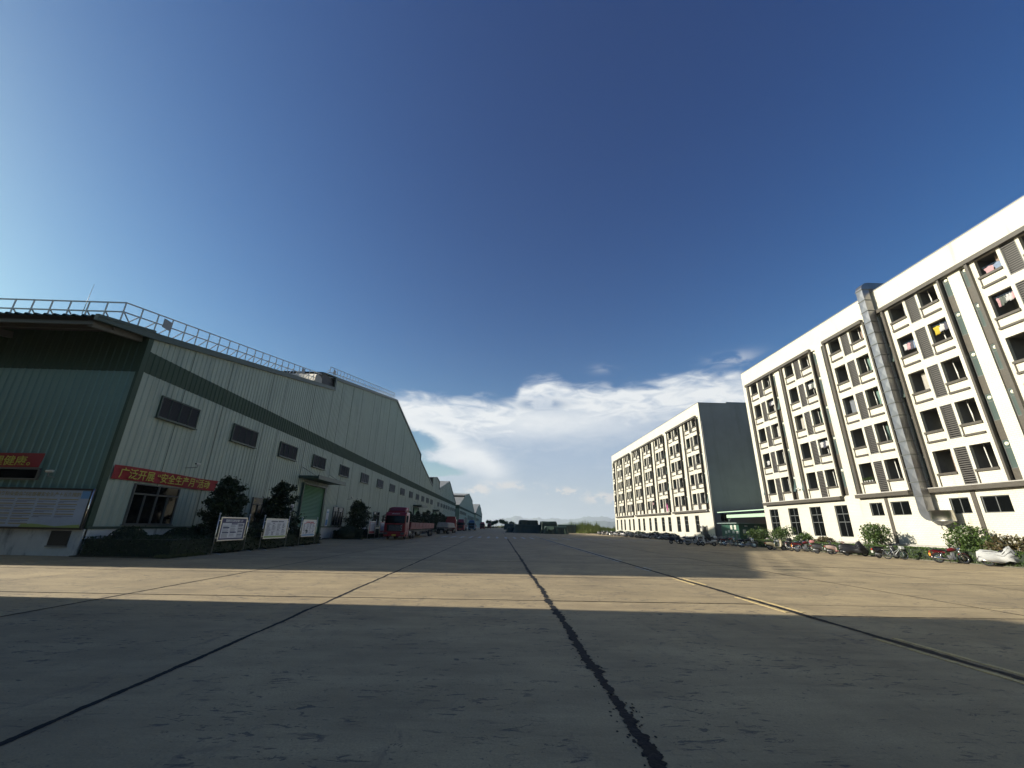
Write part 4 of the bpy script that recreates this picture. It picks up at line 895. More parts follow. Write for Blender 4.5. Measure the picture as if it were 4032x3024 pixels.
# other sheds: the far one of the row, and the one behind the camera whose shadow lies across the foreground
P2 = [(202.8, 10.9), (229.7, 17.0 - .9), (229.71, 17.0), (263, 20.3), (298, 17.9), (298.01, 16.1), (327.3, 11.2)]
shed('second factory shed down the road, with a dark grey roof', -19.0, -80, P2, (lambda y: 9.4 + .0025 * (y - 203), lambda y: 10.5 + .0025 * (y - 203)), 1.0,
     [(a, a + 3.6, 8.5, 7.0) for a in (207, 213.5, 220, 227, 234, 241.5)] + [(a, a + 3.6, 7.6, 5.2) for a in (262, 271, 280, 289, 298, 307, 316)])
P3 = [(344, 11.3), (375, 17), (405.8, 21.0), (444.2, 17.9), (444.21, 16.9), (479, 13.0)]
shed('farthest factory shed in the row, small at the end of the road', -19.0, -80, P3, (lambda y: 10.2, lambda y: 11.3), 1.0, [(a, a + 4, 7.8, 5.6) for a in (352, 362, 372, 382, 392)])
P0 = [(-160, 11.2), (-120, 19), (-76, 26.0), (-55, 24), (-30, 19.0), (-29.99, 17.6), (11.3, 11.45)]
s0o, B0 = shed('pale green factory shed behind the viewer that shades the foreground', -20.3, -95, P0, (lambda y: 9.5, lambda y: 10.8), 1.25, [(a, a + 3.3, 8.7, 7.4) for a in range(-150, 8, 8)])
m = MB(); s0o['group'] = 'ribbed sheet-metal factory sheds'
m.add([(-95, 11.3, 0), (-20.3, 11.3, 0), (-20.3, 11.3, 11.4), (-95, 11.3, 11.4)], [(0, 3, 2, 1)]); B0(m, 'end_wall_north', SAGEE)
# big dark gate in the second shed
m = MB(); m.box(.05, .3, 36, 50, 0, 6.0); m.v = [(x, y, z) for x, y, z in m.v]; 
g2 = [o for o in bpy.data.objects if o.get('label', '').startswith('second factory')][0]; m.build('gateway', DARKER, g2)
# ------------------------------------------------------------------ banners and boards on the shed
EW = (PI / 2, 0, 0); SW = (PI / 2, 0, PI / 2)
def wavy_banner(name, lab, p0, along, L, z0, z1, mt, nrm):
    m = MB(); N_ = int(L / .18); vs = []; fs = []
    for i in range(N_ + 1):
        for j in range(5):
            o = .022 * math.sin(i * .9 + j) + .018 * math.sin(i * .31) * (j - 2); zz = z0 + (z1 - z0) * j / 4 + .03 * math.sin(i * .13)
            vs.append(tuple(Vector((0, 0, zz)) + along * (L * i / N_) + nrm * (.08 + o)))
    for i in range(N_):
        for j in range(4): k = i * 5 + j; fs.append((k, k + 5, k + 6, k + 1))
    m.add(vs, fs, smooth=True); o = m.build(name, mt, None, p0); tag(o, lab, 'banner', 'red slogan banners on the shed'); return o
b = wavy_banner('slogan_banner', 'red banner with yellow Chinese characters on the long side wall above the first window', (X1 + .05, 22.4, 0), Vector((0, 1, 0)), 8.3, 3.70, 4.42, RED, Vector((1, 0, 0)))
text_mesh('lettering', '广泛开展 “安全生产月”活动', .58, (.16, .30, 3.84), SW, GOLD, b, bold=.005, sx=1.02)
b = wavy_banner('slogan_banner', 'red banner with yellow Chinese characters on the front wall at the left edge', (-34, 22.0, 0), Vector((1, 0, 0)), 10.55, 4.10, 4.82, RED, Vector((0, -1, 0)))
text_mesh('lettering', '理健康。', .52, (8.15, -.16, 4.24), EW, GOLD, b, bold=.004, sx=1.12)
def strip(m, x0, x1, z0, z1, d, mi=0): m.box(x0, x1, -d - .003, -d, z0, z1, mi)
NAVY = mat('navy_print', (0.03, 0.03, 0.10), .5); INK = mat('grey_print', (0.16, 0.16, 0.20), .6); OCH = mat('ochre_print', (0.30, 0.26, 0.15), .6); SHEETB = mat('pale_blue_print', (0.33, 0.38, 0.46), .55, var=.12, vs=1.5)
WPR = mat('white_print', (0.60, 0.60, 0.62), .5, var=.08, vs=2); GPR = mat('green_print', (0.25, 0.33, 0.10), .5); BPR = mat('blue_print', (0.10, 0.25, 0.45), .5); RPR = mat('red_print', (0.40, 0.06, 0.07), .5)
root = empty('notice_board', (-24.9, 21.78, 1.19)); tag(root, 'large framed notice board with columns of small print on the front wall plinth', 'notice board')
m = MB(); W_0, W_1, H_ = -9, 4.72, 1.93
m.box(W_0, W_1, -.06, .06, 0, .09); m.box(W_0, W_1, -.06, .06, H_ - .09, H_); m.box(W_1 - .1, W_1, -.06, .06, .09, H_ - .09); m.build('frame', BLACK, root)
m = MB(); m.box(W_0, W_1 - .1, -.02, .04, .09, H_ - .09); m.build('panel', SHEETB, root)
m = MB(); m.tube([(W_1 + .03, -.08, .0), (W_1 + .03, -.08, H_)], .022, 8); m.build('side_pole', CHROME, root)
m = MB(); r_ = random.Random(5)
for c in range(7):
    x1c = 4.1 - c * 1.02
    z = 1.42; k = 0
    while z > (.5 if c < 2 else .22):
        if k % 2 == 0: strip(m, x1c - .9, x1c, z - .055, z, .02, 1)
        else:
            strip(m, x1c - .88, x1c - r_.uniform(0, .05), z - .028, z, .02, 0); strip(m, x1c - .92, x1c - r_.uniform(.3, .8), z - .07, z - .045, .02, 0)
        z -= .105 if k % 2 == 0 else .125; k += 1
m.build('print', [INK, OCH], root)
m = MB(); pts = [(1.7, .09), (1.8, .22), (2.3, .25), (2.9, .2), (3.4, .14), (4.0, .2), (4.55, .24), (4.6, .09)]; m.add([(x, -.026, z) for x, z in pts], [tuple(reversed(range(len(pts))))]); m.build('landscape_print', GPR, root)
m = MB(); strip(m, 4.18, 4.6, 1.45, 1.82, .021); m.build('corner_print', BPR, root)
text_mesh('title', '国务院安委会制定部署安全生产十五条措施', .215, (4.15, -.03, 1.55), EW, OCH, root, align='RIGHT', depth=.002, bold=.004)
m = MB(); m.box(4.0, 4.12, -.2, -.05, 2.1, 2.14)
cctv((-22.6, 22.0, 3.66), -PI / 2, 'white security camera on a bracket over the front window at the left', .35)
cctv((X1 + .05, 27.4, 4.9), 0, 'small white camera on a thin arm above the end of the red side banner', .75)
cctv((X1 + .05, 57.4, 4.75), 0, 'small dark camera on the side wall beyond the first roller door', .6)
def info_board(y0_, y1_, x, lab, kind, h=2.12, bot=.66):
    root = empty('display_board', (x, y0_, 0)); tag(root, lab, 'display board', 'steel display boards in a row'); w = y1_ - y0_
    for yy in (0, w):
        m = MB(); m.tube([(0, yy, 0.04), (0, yy, h - .05)], .028, 10); m.ball((0, yy, h - .01), .055, 10, 6); m.build('post', STAIN, root)
        m = MB(); m.tube([(-.48, yy, .0), (-.45, yy, .05), (.42, yy, .05), (.5, yy, .0)], .024, 8); m.build('foot', STAIN, root)
    a, b_, c, d = .2, w - .2, bot, h - .17
    m = MB()
    for (p, q, r, s) in ((a, b_, c, c + .075), (a, b_, d - .075, d), (a, a + .075, c + .075, d - .075), (b_ - .075, b_, c + .075, d - .075)): m.box(-.03, .03, p, q, r, s)
    fr = m.build('frame', STAIN, root); bevel(fr, .015, 2)
    m = MB()
    for yy, sg in ((0, 1), (w, -1)):
        for zz in (c + .18, d - .2): m.bar((0, yy, zz), (0, yy + sg * .21, zz), .045)
    m.build('bracket', STAIN, root)
    a += .07; b_ -= .07; c += .07; d -= .07; W = b_ - a; H = d - c
    bg = {'navy': NAVY, 'green': WPR, 'blue': WPR, 'red': RPR}[kind]
    m = MB(); m.box(-.012, .012, a, b_, c, d); p = m.build('panel', bg, root)
    def s_(m, u0, u1, v0, v1, mi=0, dd=.0): m.box(.012, .015 + dd, a + W * u0, a + W * u1, c + H * v0, c + H * v1, mi)
    r_ = random.Random(int(y0_)); m = MB()
    if kind == 'navy':
        s_(m, .05, .93, .07, .78, 0)
        for (u, v) in ((.40, .71), (.68, .71), (.10, .53), (.10, .30), (.40, .31), (.70, .63), (.70, .50), (.70, .36), (.70, .20)): s_(m, u, u + (.24 if u < .6 and v != .0 else .2), v, v + (.055 if u < .6 else .035), 1, .002)
        for u in (.09, .38, .68):
            v = .1
            while v < .70:
                if r_.random() < .8: s_(m, u, u + r_.uniform(.17, .24), v, v + .012, 2, .001)
                v += .027
        m.build('print', [WPR, NAVY, INK], root); text_mesh('title', '国家网络安全宣传周', H * .125, (.016, a + W * .15, c + H * .84), SW, WPR, root, depth=.002, bold=.004, sx=1.28)
    else:
        s_(m, 0, 1, 0, .10, 1)
        if kind != 'red': s_(m, .22, .52, .86, .93, 2, .001); s_(m, .55, .82, .86, .93, 2, .001)
        if kind == 'red': s_(m, .1, .9, .2, .95, 3, .001)
        for u in (.05, .29, .53, .77):
            v = .14
            while v < .8:
                q = r_.random()
                if q < .72: s_(m, u, u + r_.uniform(.12, .2), v, v + .015, 0, .002)
                elif q < .86: s_(m, u + .02, u + .1, v, v + .05, 4 if kind != 'green' else 0, .002); v += .04
                v += .034
        if kind == 'blue':
            for u in (.06, .5, .75): s_(m, u, u + .2, .80, .835, 2, .003)
        m.build('print', [INK, GPR if kind == 'green' else BPR if kind == 'blue' else RPR, INK if kind == 'green' else RPR, WPR, INK], root)
    return root
info_board(24.5, 27.4, -15.5, 'navy blue display board with white print, nearest of the three steel-framed boards', 'navy')
info_board(28.8, 32.15, -15.3, 'white display board with a green bottom edge, middle of the three', 'green')
info_board(34.45, 37.3, -15.4, 'white display board with red headings and a blue foot, third in the row', 'blue')
info_board(51.4, 54.3, -15.2, 'red and white display board in front of the pointed trees left of the truck', 'red', 2.2, .6)
info_board(55.6, 58.3, -15.1, 'red board half hidden behind the front corner of the red truck', 'red', 2.2, .6)
m = MB(); m.box(0, .03, 0, .75, 0, 1.9); o = m.build('wall_poster', WPR, None, (X1 + .08, 51.1, 1.35)); tag(o, 'tall narrow white and blue poster on the wall right of the green roller door', 'poster')
m = MB(); m.box(.03, .034, .1, .65, .15, .75); m.box(.03, .034, .15, .6, 1.5, 1.65); m.build('print', BPR, o)
m = MB(); m.box(0, .03, 0, .6, 0, .8); o = m.build('wall_notice', WPR, None, (X1 + .08, 42.2, 2.6)); tag(o, 'small white notice on the wall left of the green roller door', 'notice')
m = MB(); m.box(.03, .034, .08, .52, .1, .7); m.build('print', INK, o)
# ------------------------------------------------------------------ plants
def leaf(m, p, s, rnd, mi=0, up=0.4):
    n = Vector((rnd.gauss(0, 1), rnd.gauss(0, 1), rnd.gauss(up, 1))).normalized(); a = n.orthogonal().normalized(); a = (Matrix.Rotation(rnd.uniform(0, 6.28), 3, n) @ a); b = n.cross(a)
    a *= s; b *= s * .55; p = Vector(p)
    m.add([tuple(p - a), tuple(p - b * 1), tuple(p + a), tuple(p + b)], [(0, 1, 2, 3)], mi)
def bush(name, loc, r, h, lab, cat, grp, lm=LEAF, n=1500, s=.085, seed=1, ragged=.3, base=0.0):
    rnd = random.Random(seed); root = empty(name, loc); tag(root, lab, cat, grp); m = MB()
    blobs = [(rnd.uniform(-.55, .55) * r, rnd.uniform(-.55, .55) * r, base + h * rnd.uniform(.35, .8), rnd.uniform(.35, .6)) for _ in range(9)]
    for _ in range(n):
        bx, by, bz, br = rnd.choice(blobs); d = Vector((rnd.gauss(0, 1), rnd.gauss(0, 1), rnd.gauss(0, 1))).normalized() * (rnd.uniform(.6, 1.0) ** .5) * (1 + rnd.uniform(-ragged, ragged))
        p = (bx + d.x * br * r, by + d.y * br * r, max(base + .05, bz + d.z * br * h * .55)); leaf(m, p, s * rnd.uniform(.6, 1.3), rnd)
    m.build('foliage', lm, root); m = MB()
    for _ in range(5): a = rnd.uniform(0, 6.28); m.tube([(0, 0, 0), (math.cos(a) * r * .2, math.sin(a) * r * .2, h * .3), (math.cos(a) * r * .45, math.sin(a) * r * .45, h * .65)], [.03, .02, .008], 5)
    m.build('stem', BARK, root); return root
def clipped(name, loc, rx, ry, h, lab, grp, lm=LEAFD, n=1600, seed=2, s=.05, box_=False, mm=None):
    """dense clipped dome or box: a dark core with leaves all over its surface"""
    rnd = random.Random(seed); root = empty(name, loc); tag(root, lab, 'hedge' if box_ else 'shrub', grp); m = MB()
    for _ in range(n):
        if box_:
            f = rnd.random(); x, y, z = rnd.uniform(-rx, rx), rnd.uniform(-ry, ry), rnd.uniform(0, h)
            A = [2 * ry * h, 2 * ry * h, 2 * rx * h, 2 * rx * h, 4 * rx * ry]; t = rnd.uniform(0, sum(A)); k = 0
            while t > A[k]: t -= A[k]; k += 1
            if k == 0: x = rx
            elif k == 1: x = -rx
            elif k == 2: y = ry
            elif k == 3: y = -ry
            else: z = h + rnd.uniform(-.02, .05)
            p = (x + rnd.gauss(0, .03), y + rnd.gauss(0, .03), max(.02, z))
        else:
            d = Vector((rnd.gauss(0, 1), rnd.gauss(0, 1), abs(rnd.gauss(0, 1)))).normalized(); p = (d.x * rx + rnd.gauss(0, .02), d.y * ry + rnd.gauss(0, .02), .02 + d.z * h + rnd.gauss(0, .02))
        leaf(m, p, s * rnd.uniform(.6, 1.4), rnd)
    m.build('foliage', lm, root); m = MB()
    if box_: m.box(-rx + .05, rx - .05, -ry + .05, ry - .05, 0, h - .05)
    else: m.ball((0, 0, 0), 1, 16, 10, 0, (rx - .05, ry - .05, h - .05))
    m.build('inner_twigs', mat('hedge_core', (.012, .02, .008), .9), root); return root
def tiered_tree(loc, h, spread, lab, seed, grp, n=2600, lm=LEAFD, tops=1, lean=0.0):
    rnd = random.Random(seed); root = empty('conifer_tree', loc); tag(root, lab, 'tree', grp); m = MB(); f = MB()
    for tpi in range(tops):
        ox, oy = (0, 0) if tops == 1 else ((0, -.9), (0, 1.0))[tpi]; H = h * (1 if tpi == 0 else .95)
        m.tube([(ox * .2, oy * .2, 0), (ox * .8, oy * .8, H * .4), (ox, oy, H * .98)], [.10, .07, .015], 7)
        nb = 34
        for i in range(nb):
            t = (i + .5) / nb; z = H * (.08 + .90 * t); L_ = spread * (1 - t) ** .72 * rnd.uniform(.5, 1.3) + .12; a = i * 2.4 + rnd.uniform(-.5, .5)
            cx, cy = ox * min(1, z / H / .4 * .8), oy * min(1, z / H / .4 * .8)
            tip = Vector((cx + math.cos(a) * L_, cy + math.sin(a) * L_, z + L_ * rnd.uniform(.05, .40))); bs = Vector((cx, cy, z))
            m.tube([bs, (bs + tip) / 2 + Vector((0, 0, -.03)), tip], [.022, .014, .005], 4)
            for k in range(int(2.0 * n / nb / tops)):
                u = rnd.uniform(.10, 1.06); c = bs.lerp(tip, u); rr = .10 + .17 * L_ * (1.08 - u)
                leaf(f, c + Vector((rnd.gauss(0, rr), rnd.gauss(0, rr), rnd.gauss(.03, .11))), rnd.uniform(.07, .14), rnd, 0, .8)
    f.build('crown', lm, root); m.build('trunk', BARK, root); return root
ORD = 'first second third fourth fifth sixth seventh eighth ninth tenth eleventh twelfth thirteenth'.split()
ORD += 'fourteenth fifteenth sixteenth seventeenth eighteenth nineteenth twentieth twenty-first twenty-second twenty-third twenty-fourth twenty-fifth twenty-sixth twenty-seventh twenty-eighth twenty-ninth thirtieth thirty-first thirty-second thirty-third thirty-fourth'.split()
TG = 'dark tiered trees beside the shed'
tiered_tree((-17.6, 28.1, 0), 4.25, 2.5, 'dark broad tiered tree behind the navy display board', 11, TG, 5200)
tiered_tree((-17.6, 35.0, 0), 4.7, 2.2, 'dark tiered tree between the white display boards, left of the roller door', 12, TG, 4300)
bush('shrub', (-17.3, 36.9, 0), 1.0, 3.2, 'ragged dark side shoot right of the second tree by the roller door', 'shrub', 'ragged shrubs beside the shed', LEAFD, 700, .09, 31, .5)
tiered_tree((-17.5, 54.3, 0), 4.35, 2.1, 'twin pointed dark tree just beyond the roller door', 13, TG, 3600, tops=2)
for i, (y_, h_, sp) in enumerate(((69, 3.9, 1.6), (76, 3.6, 1.5), (84, 4.0, 2.0), (92, 4.3, 2.2), (99, 4.4, 2.0), (104.5, 5.0, 2.0), (112, 4.4, 2.2), (119, 4.6, 2.0), (126, 5.2, 2.2), (134, 4.6, 2.4), (142, 4.4, 2.2))):
    tiered_tree((-17.2, y_, 0), h_, sp, ORD[i] + ' dark tree in the row behind the trucks, counting away from the red tractor', 40 + i, 'trees behind the trucks', 1300)
clipped('round_shrub', (-18.8, 22.9, .0), .95, 1.15, 1.34, 'dark clipped dome shrub under the red banner, nearer the corner', 'clipped dome shrubs by the shed', n=2200, seed=5)
clipped('round_shrub', (-18.8, 26.5, .0), .95, 1.2, 1.30, 'dark clipped dome shrub under the red banner, nearer the broad tree', 'clipped dome shrubs by the shed', n=2200, seed=6)
clipped('round_shrub', (-18.7, 31.6, .0), .95, 1.25, 1.3, 'dark clipped dome shrub behind the middle display board', 'clipped dome shrubs by the shed', n=1800, seed=7)
clipped('box_hedge', (-17.75, 30.4, 0), 2.1, 8.75, .86, 'dark clipped box hedge behind the three display boards', 'box hedges by the shed', n=9000, seed=8, box_=True, s=.06)
clipped('box_hedge', (-17.6, 60.5, 0), 1.7, 9.0, .92, 'dark clipped box hedge beyond the roller door, ending behind the truck', 'box hedges by the shed', n=6000, seed=9, box_=True, s=.07)
clipped('round_shrub', (-17.7, 52.3, .6), 1.2, 2.2, .85, 'low dark rounded shrub at the foot of the twin pointed tree', 'clipped dome shrubs by the shed', n=1500, seed=10)
m = MB(); m.box(-20.2, -15.85, 21.6, 39.6, -.04, .05); m.box(-20.2, -15.85, 51.0, 150, -.04, .05); m.box(31.0, 38, 14, 59.5, -.04, .06); m.box(31.0, 38, 77, 150, -.04, .06); tag(m.build('planting_bed', SOIL), kind='structure')
m = MB(); m.box(-15.85, -15.7, 21.5, 39.7, -.04, .10); m.box(-15.85, -15.7, 50.9, 150, -.04, .10); m.box(30.88, 31.0, 14, 59.6, -.04, .06); m.box(30.88, 31.0, 77, 150, -.04, .06); tag(m.build('kerb', mat('dark_kerb', (.11, .10, .075), .95, var=.4, vs=3, coord='World')), kind='structure')  # kerb concrete in a mottled dark brown
m = MB(); m.box(37.5, 37.75, 14, 60.8, .0, .86); m.box(37.46, 37.8, 14, 60.8, .86, .92); m.box(37.5, 37.75, 76, 141, .0, .6); tag(m.build('planter_wall', CONCW), 'low cement planter wall along the foot of the dormitories', 'wall')
def grass_strip(name, areas, n, h, lm, seed):
    rnd = random.Random(seed); m = MB()
    for _ in range(n):
        x0, x1, y0, y1 = rnd.choice(areas); x, y = rnd.uniform(x0, x1), rnd.uniform(y0, y1); a = rnd.uniform(0, 6.28); w = .012; hh = h * rnd.uniform(.4, 1.2); dx, dy = math.cos(a) * w, math.sin(a) * w; lx, ly = rnd.gauss(0, .03), rnd.gauss(0, .03)
        m.add([(x - dx, y - dy, .03), (x + dx, y + dy, .03), (x + lx, y + ly, .05 + hh)], [(0, 1, 2)])
    return tag(m.build(name, lm), kind='stuff')
grass_strip('grass', [(-15.98, -15.7, 21.5, 39.6), (-15.98, -15.66, 51, 70), (30.86, 31.3, 15, 59), (30.86, 31.2, 15, 59), (-16.2, -15.5, 21.4, 24)], 14000, .13, leaf_mat('grass_blade', (.04, .055, .015), (.09, .10, .03)), 3)
HG_ = 'planting in front of the near dormitory'
clipped('box_hedge', (32.15, 34.8, 0), 1.05, 20.6, .80, 'long green clipped hedge in front of the near dormitory', HG_, LEAF, 16000, 21, .07, True)
def rb(y_, r, h, lab, sd, lm=LEAF, n=1900, x=35.6, nm='leafy_bush'): bush(nm, (x, y_, .05), r, h, lab, 'bush', HG_, lm, n, .10, sd, .28)
rb(40.1, 1.45, 2.45, 'bright green bush on the wall left of the brown pilaster, left of the duct', 51, n=2600)
rb(33.1, 1.5, 2.5, 'tall green bush below the duct hood', 52, n=2600)
rb(31.6, .9, 1.7, 'lower ragged side growth right of the bush below the duct hood', 53, n=700)
rb(29.3, 1.3, 1.75, 'reddish green shrub at the right edge behind the white-covered motorcycle', 54, LEAFR, 1800)
rb(54.0, 1.45, 2.45, 'green bush against the first tall window of the near dormitory', 55)
rb(58.9, 1.7, 2.3, 'round green bush at the corner beside the green hut', 56, x=35.2)
rb(50.8, 1.0, 1.5, 'small green bush under the gap between the first two tall windows', 57)
rb(47.6, 1.15, 1.35, 'low reddish brown dome shrub under the third tall window', 58, LEAFR, 1700)
for i in range(13):
    y_ = 83.5 + i * 4.4; clipped('round_shrub', (33.4 + (i % 2) * .5, y_, 0), 1.25, 1.8, 1.05 + .1 * (i % 3), ORD[i] + ' clipped shrub at the foot of the far dormitory, counting from its near corner', 'clipped shrubs along the far dormitory', LEAFD if i < 9 else LEAF, 900, 70 + i, .09)
# ------------------------------------------------------------------ trucks
def truck(loc, rz, lab, cabc, bed='sides', load=None, L=13.0, grp='trucks parked along the shed', detail=True, cab=True, bedc=None):
    """front of the cab at local y=0 facing -y; body runs to +y"""
    root = empty('parked_truck', loc, rz); tag(root, lab, 'truck', grp); W = 1.25
    cm = mat('truck_paint', cabc, .28, var=.06, vs=2); bedm = mat('bed_paint', bedc or (0.16, 0.035, 0.04), .6, var=.25, vs=2, dirt=((.12, .09, .08), (1, 1, 3), .55, .7))
    if cab:
        m = MB(); P = [(.18, .55), (.02, 1.05), (.0, 1.75), (.10, 2.85), (.30, 3.12), (2.15, 3.12), (2.2, .95), (.6, .55)]
        m.prism_x(P, -W, W); c = m.build('cab', cm, root); bevel(c, .07, 3)
        m = MB(); m.loft([(.55, 0, 3.20, W * .80, .10), (.8, 0, 3.38, W * .84, .30), (1.5, 0, 3.42, W * .86, .36), (2.15, 0, 3.42, W * .84, .36)], 0, 16, 5); m.build('roof_deflector', cm, root)
        m = MB(); m.add([(-W + .10, -.022, 1.86), (W - .10, -.022, 1.86), (W - .14, .075, 2.72), (-W + .14, .075, 2.72)], [(0, 1, 2, 3)]); m.v = [(x, y - .008, z) for x, y, z in m.v]
        m.build('windscreen', GLASSD, root)
        m = MB(); m.add([(-.85, -.03, .95), (.85, -.03, .95), (.95, -.03, 1.70), (-.95, -.03, 1.70), (-.85, .05, .95), (.85, .05, .95), (.95, .05, 1.70), (-.95, .05, 1.70)], [(0, 1, 2, 3), (0, 4, 5, 1), (1, 5, 6, 2), (2, 6, 7, 3), (3, 7, 4, 0)]); g = m.build('grille', BLACK, root)
        if detail:
            for k in range(4):
                for sx in (-1, 1): m = MB(); m.bar((sx * .92, -.05, 1.66 - k * .18), (sx * .70, -.05, 1.55 - k * .18), .02, .055); m.build('chrome_chevron', CHROME, g)
            for k in range(5): m = MB(); m.box(-.68, .68, -.045, -.03, 1.04 + k * .12, 1.08 + k * .12); m.build('grille_bar', GREYP, g)
            m = MB(); m.tube([(0, -.06, 1.60), (0, -.03, 1.60)], .09, 14); m.build('badge', CHROME, g)
            # light mark over the windscreen: an arrow-like emblem and a line of small lettering
            m = MB(); m.add([(-.52, .115, 2.90), (-.30, .115, 2.90), (-.36, .14, 3.02)], [(0, 1, 2)]); x = -.27
            while x < .38: m.box(x, x + .055, .09, .12, 2.90, 2.96); x += .072
            m.v = [(x, y - .03, z) for x, y, z in m.v]; m.build('cab_lettering', WHITEP, root)
        m = MB(); m.box(-W - .0, W + .0, -.08, .35, .38, .86); b = m.build('bumper', cm, root); bevel(b, .05, 2)
        m = MB(); m.box(-.24, .24, -.1, -.08, .44, .60); m.build('number_plate', mat('plate_yellow', (.5, .38, .05), .5), root)
        for sx in (-1, 1):
            m = MB(); m.box(sx * .98 - .2, sx * .98 + .2, -.095, -.08, .58, .80); m.build('headlight', FROST, root)
            m = MB(); m.bar((sx * W, .1, 2.75), (sx * (W + .22), -.08, 2.7), .04); m.box(sx * (W + .2) - .09, sx * (W + .2) + .09, -.14, -.02, 1.95, 2.72); m.build('mirror', BLACK, root)
            m = MB(); m.box(sx * W - .012, sx * W + .012, .35, 1.25, 1.95, 2.75); m.build('side_window', GLASSD, root)
            m = MB(); m.box(sx * W - .03, sx * W + .03, 1.0, 1.9, .35, .9); m.build('step', cm, root)
            if detail: m = MB(); m.box(sx * W - .016, sx * W + .016, .28, .30, 1.0, 2.8); m.box(sx * W - .016, sx * W + .016, 1.35, 1.37, 1.0, 2.8); m.build('door_seam', BLACK, root)
    def wheel(x, y, r=.5):
        m = MB(); m.torus((x, y, r), r - .15, .15, 18, 8); w = m.build('wheel', RUB, root)
        m = MB(); m.tube([(x - .1, y, r), (x + .1, y, r)], r - .24, 16); m.tube([(x + (.1 if x > 0 else -.1), y, r), (x + (.17 if x > 0 else -.17), y, r)], .12, 10); m.build('rim', GREYP, w)
    ax = ([1.35, 4.9, 6.2] if cab else [3.2, 4.5]) + [L - 3.6, L - 2.3, L - 1.0]
    for y in ax:
        for x in (-1.02, 1.02): wheel(x, y)
    m = MB(); m.box(-.45, .45, 2.0 if cab else 0.2, L - .2, .75, 1.05); m.build('chassis', BLACK, root)
    if cab:
        for sx in (-1, 1): m = MB(); m.loft([(2.75, sx * .98, .68, .24, .3), (4.1, sx * .98, .68, .24, .3)], 0, 14, 4); m.build('fuel_tank', ALU, root)
    y0 = 3.2 if cab else 0
    m = MB(); m.box(-W, W, y0, L, 1.18, 1.36); m.build('load_deck', bedm, root)
    if bed == 'sides':
        for sx in (-1, 1):
            n = 7; w = (L - y0) / n
            for k in range(n): m = MB(); m.box(sx * W - .03, sx * W + .03, y0 + k * w + .02, y0 + (k + 1) * w - .02, 1.36, 2.0); m.box(sx * W - .05, sx * W + .05, y0 + k * w + .02, y0 + k * w + .1, 1.36, 2.02); m.build('side_board', bedm, root)
        m = MB(); m.box(-W, W, L - .05, L, 1.36, 2.0); m.box(-W, W, y0, y0 + .05, 1.36, 2.5 if not cab else 2.0); m.build('end_board', bedm, root)
        m = MB(); m.box(-W + .1, W - .1, 2.3, 2.6, .9, 2.6); 
        if cab: m.build('headboard', BLACK, root)
        m = MB(); m.box(W - .05, W + .02, 7.9, 9.6, .72, .78); m.box(W - .05, W + .02, 7.9, 9.6, .5, .56); m.box(-W - .02, -W + .05, 7.9, 9.6, .72, .78); m.build('side_guard', WHITEP, root)
    if load:
        mt, hgt, ya, yb = load; rnd = random.Random(int(loc[1])); m = MB(); nx, ny = 14, 26; vs = []; fs = []
        for j in range(ny + 1):
            for i in range(nx + 1):
                u = i / nx * 2 - 1; v = j / ny; e = max(abs(u), abs(2 * v - 1) ** 3); z = 1.3 + hgt * (1 - max(0, (abs(u) - .80) / .2) ** 1.6) * (1 - max(0, (abs(2 * v - 1) - .92) / .08) ** 2) + .05 * math.sin(j * 1.9 + i) + rnd.uniform(-.03, .03)
                vs.append((u * (W + .05), ya + (yb - ya) * v, max(1.1, z)))
        for j in range(ny):
            for i in range(nx): k = j * (nx + 1) + i; fs.append((k, k + 1, k + nx + 2, k + nx + 1))
        m.add(vs, fs, smooth=True); m.build('load_tarpaulin', mt, root)
    return root
DR = (0.21, 0.012, 0.016)
truck((-12.45, 52.5, 0), 0, 'red tractor truck with an empty red flatbed trailer, nearest in the parked row', DR, L=23.0)
# second truck: seen from behind, its pale load nearer than its red cab
truck((-11.7, 108.0, 0), PI, 'flatbed truck seen from behind with a dusty grey tarpaulin load and red cab beyond', (0.22, .02, .02), bed='flat', load=(TARPG, .95, 4.0, 17.6), L=17.8, bedc=(.12, .11, .1))
truck((-12.9, 146.0, 0), 0, 'red truck with a pale grille facing the viewer, behind the grey tarpaulin load', (0.24, .03, .03), load=(TARPG, .8, 3.4, 14), L=15, detail=False)
m = MB()
truck((-10.6, 168.0, 0), 0, 'blue tarpaulin-covered truck behind the red and white one', (0.05, .12, .2), load=(mat('blue_tarpaulin', (.08, .16, .24), .6), 1.3, 3.3, 12), L=13, detail=False)
truck((-14.2, 232.0, 0), 0, 'red truck in front of the second shed gateway', (0.26, .02, .02), L=12, detail=False)
truck((-9.2, 240.0, 0), 0, 'bright red truck parked on its own beyond the blue truck', (0.30, .02, .02), L=11, detail=False)
truck((-7.2, 318.0, 0), 0, 'small dark red truck farthest along the road', (0.16, .02, .02), load=(TARPM, 1.9, 3.0, 10.5), L=11, detail=False)
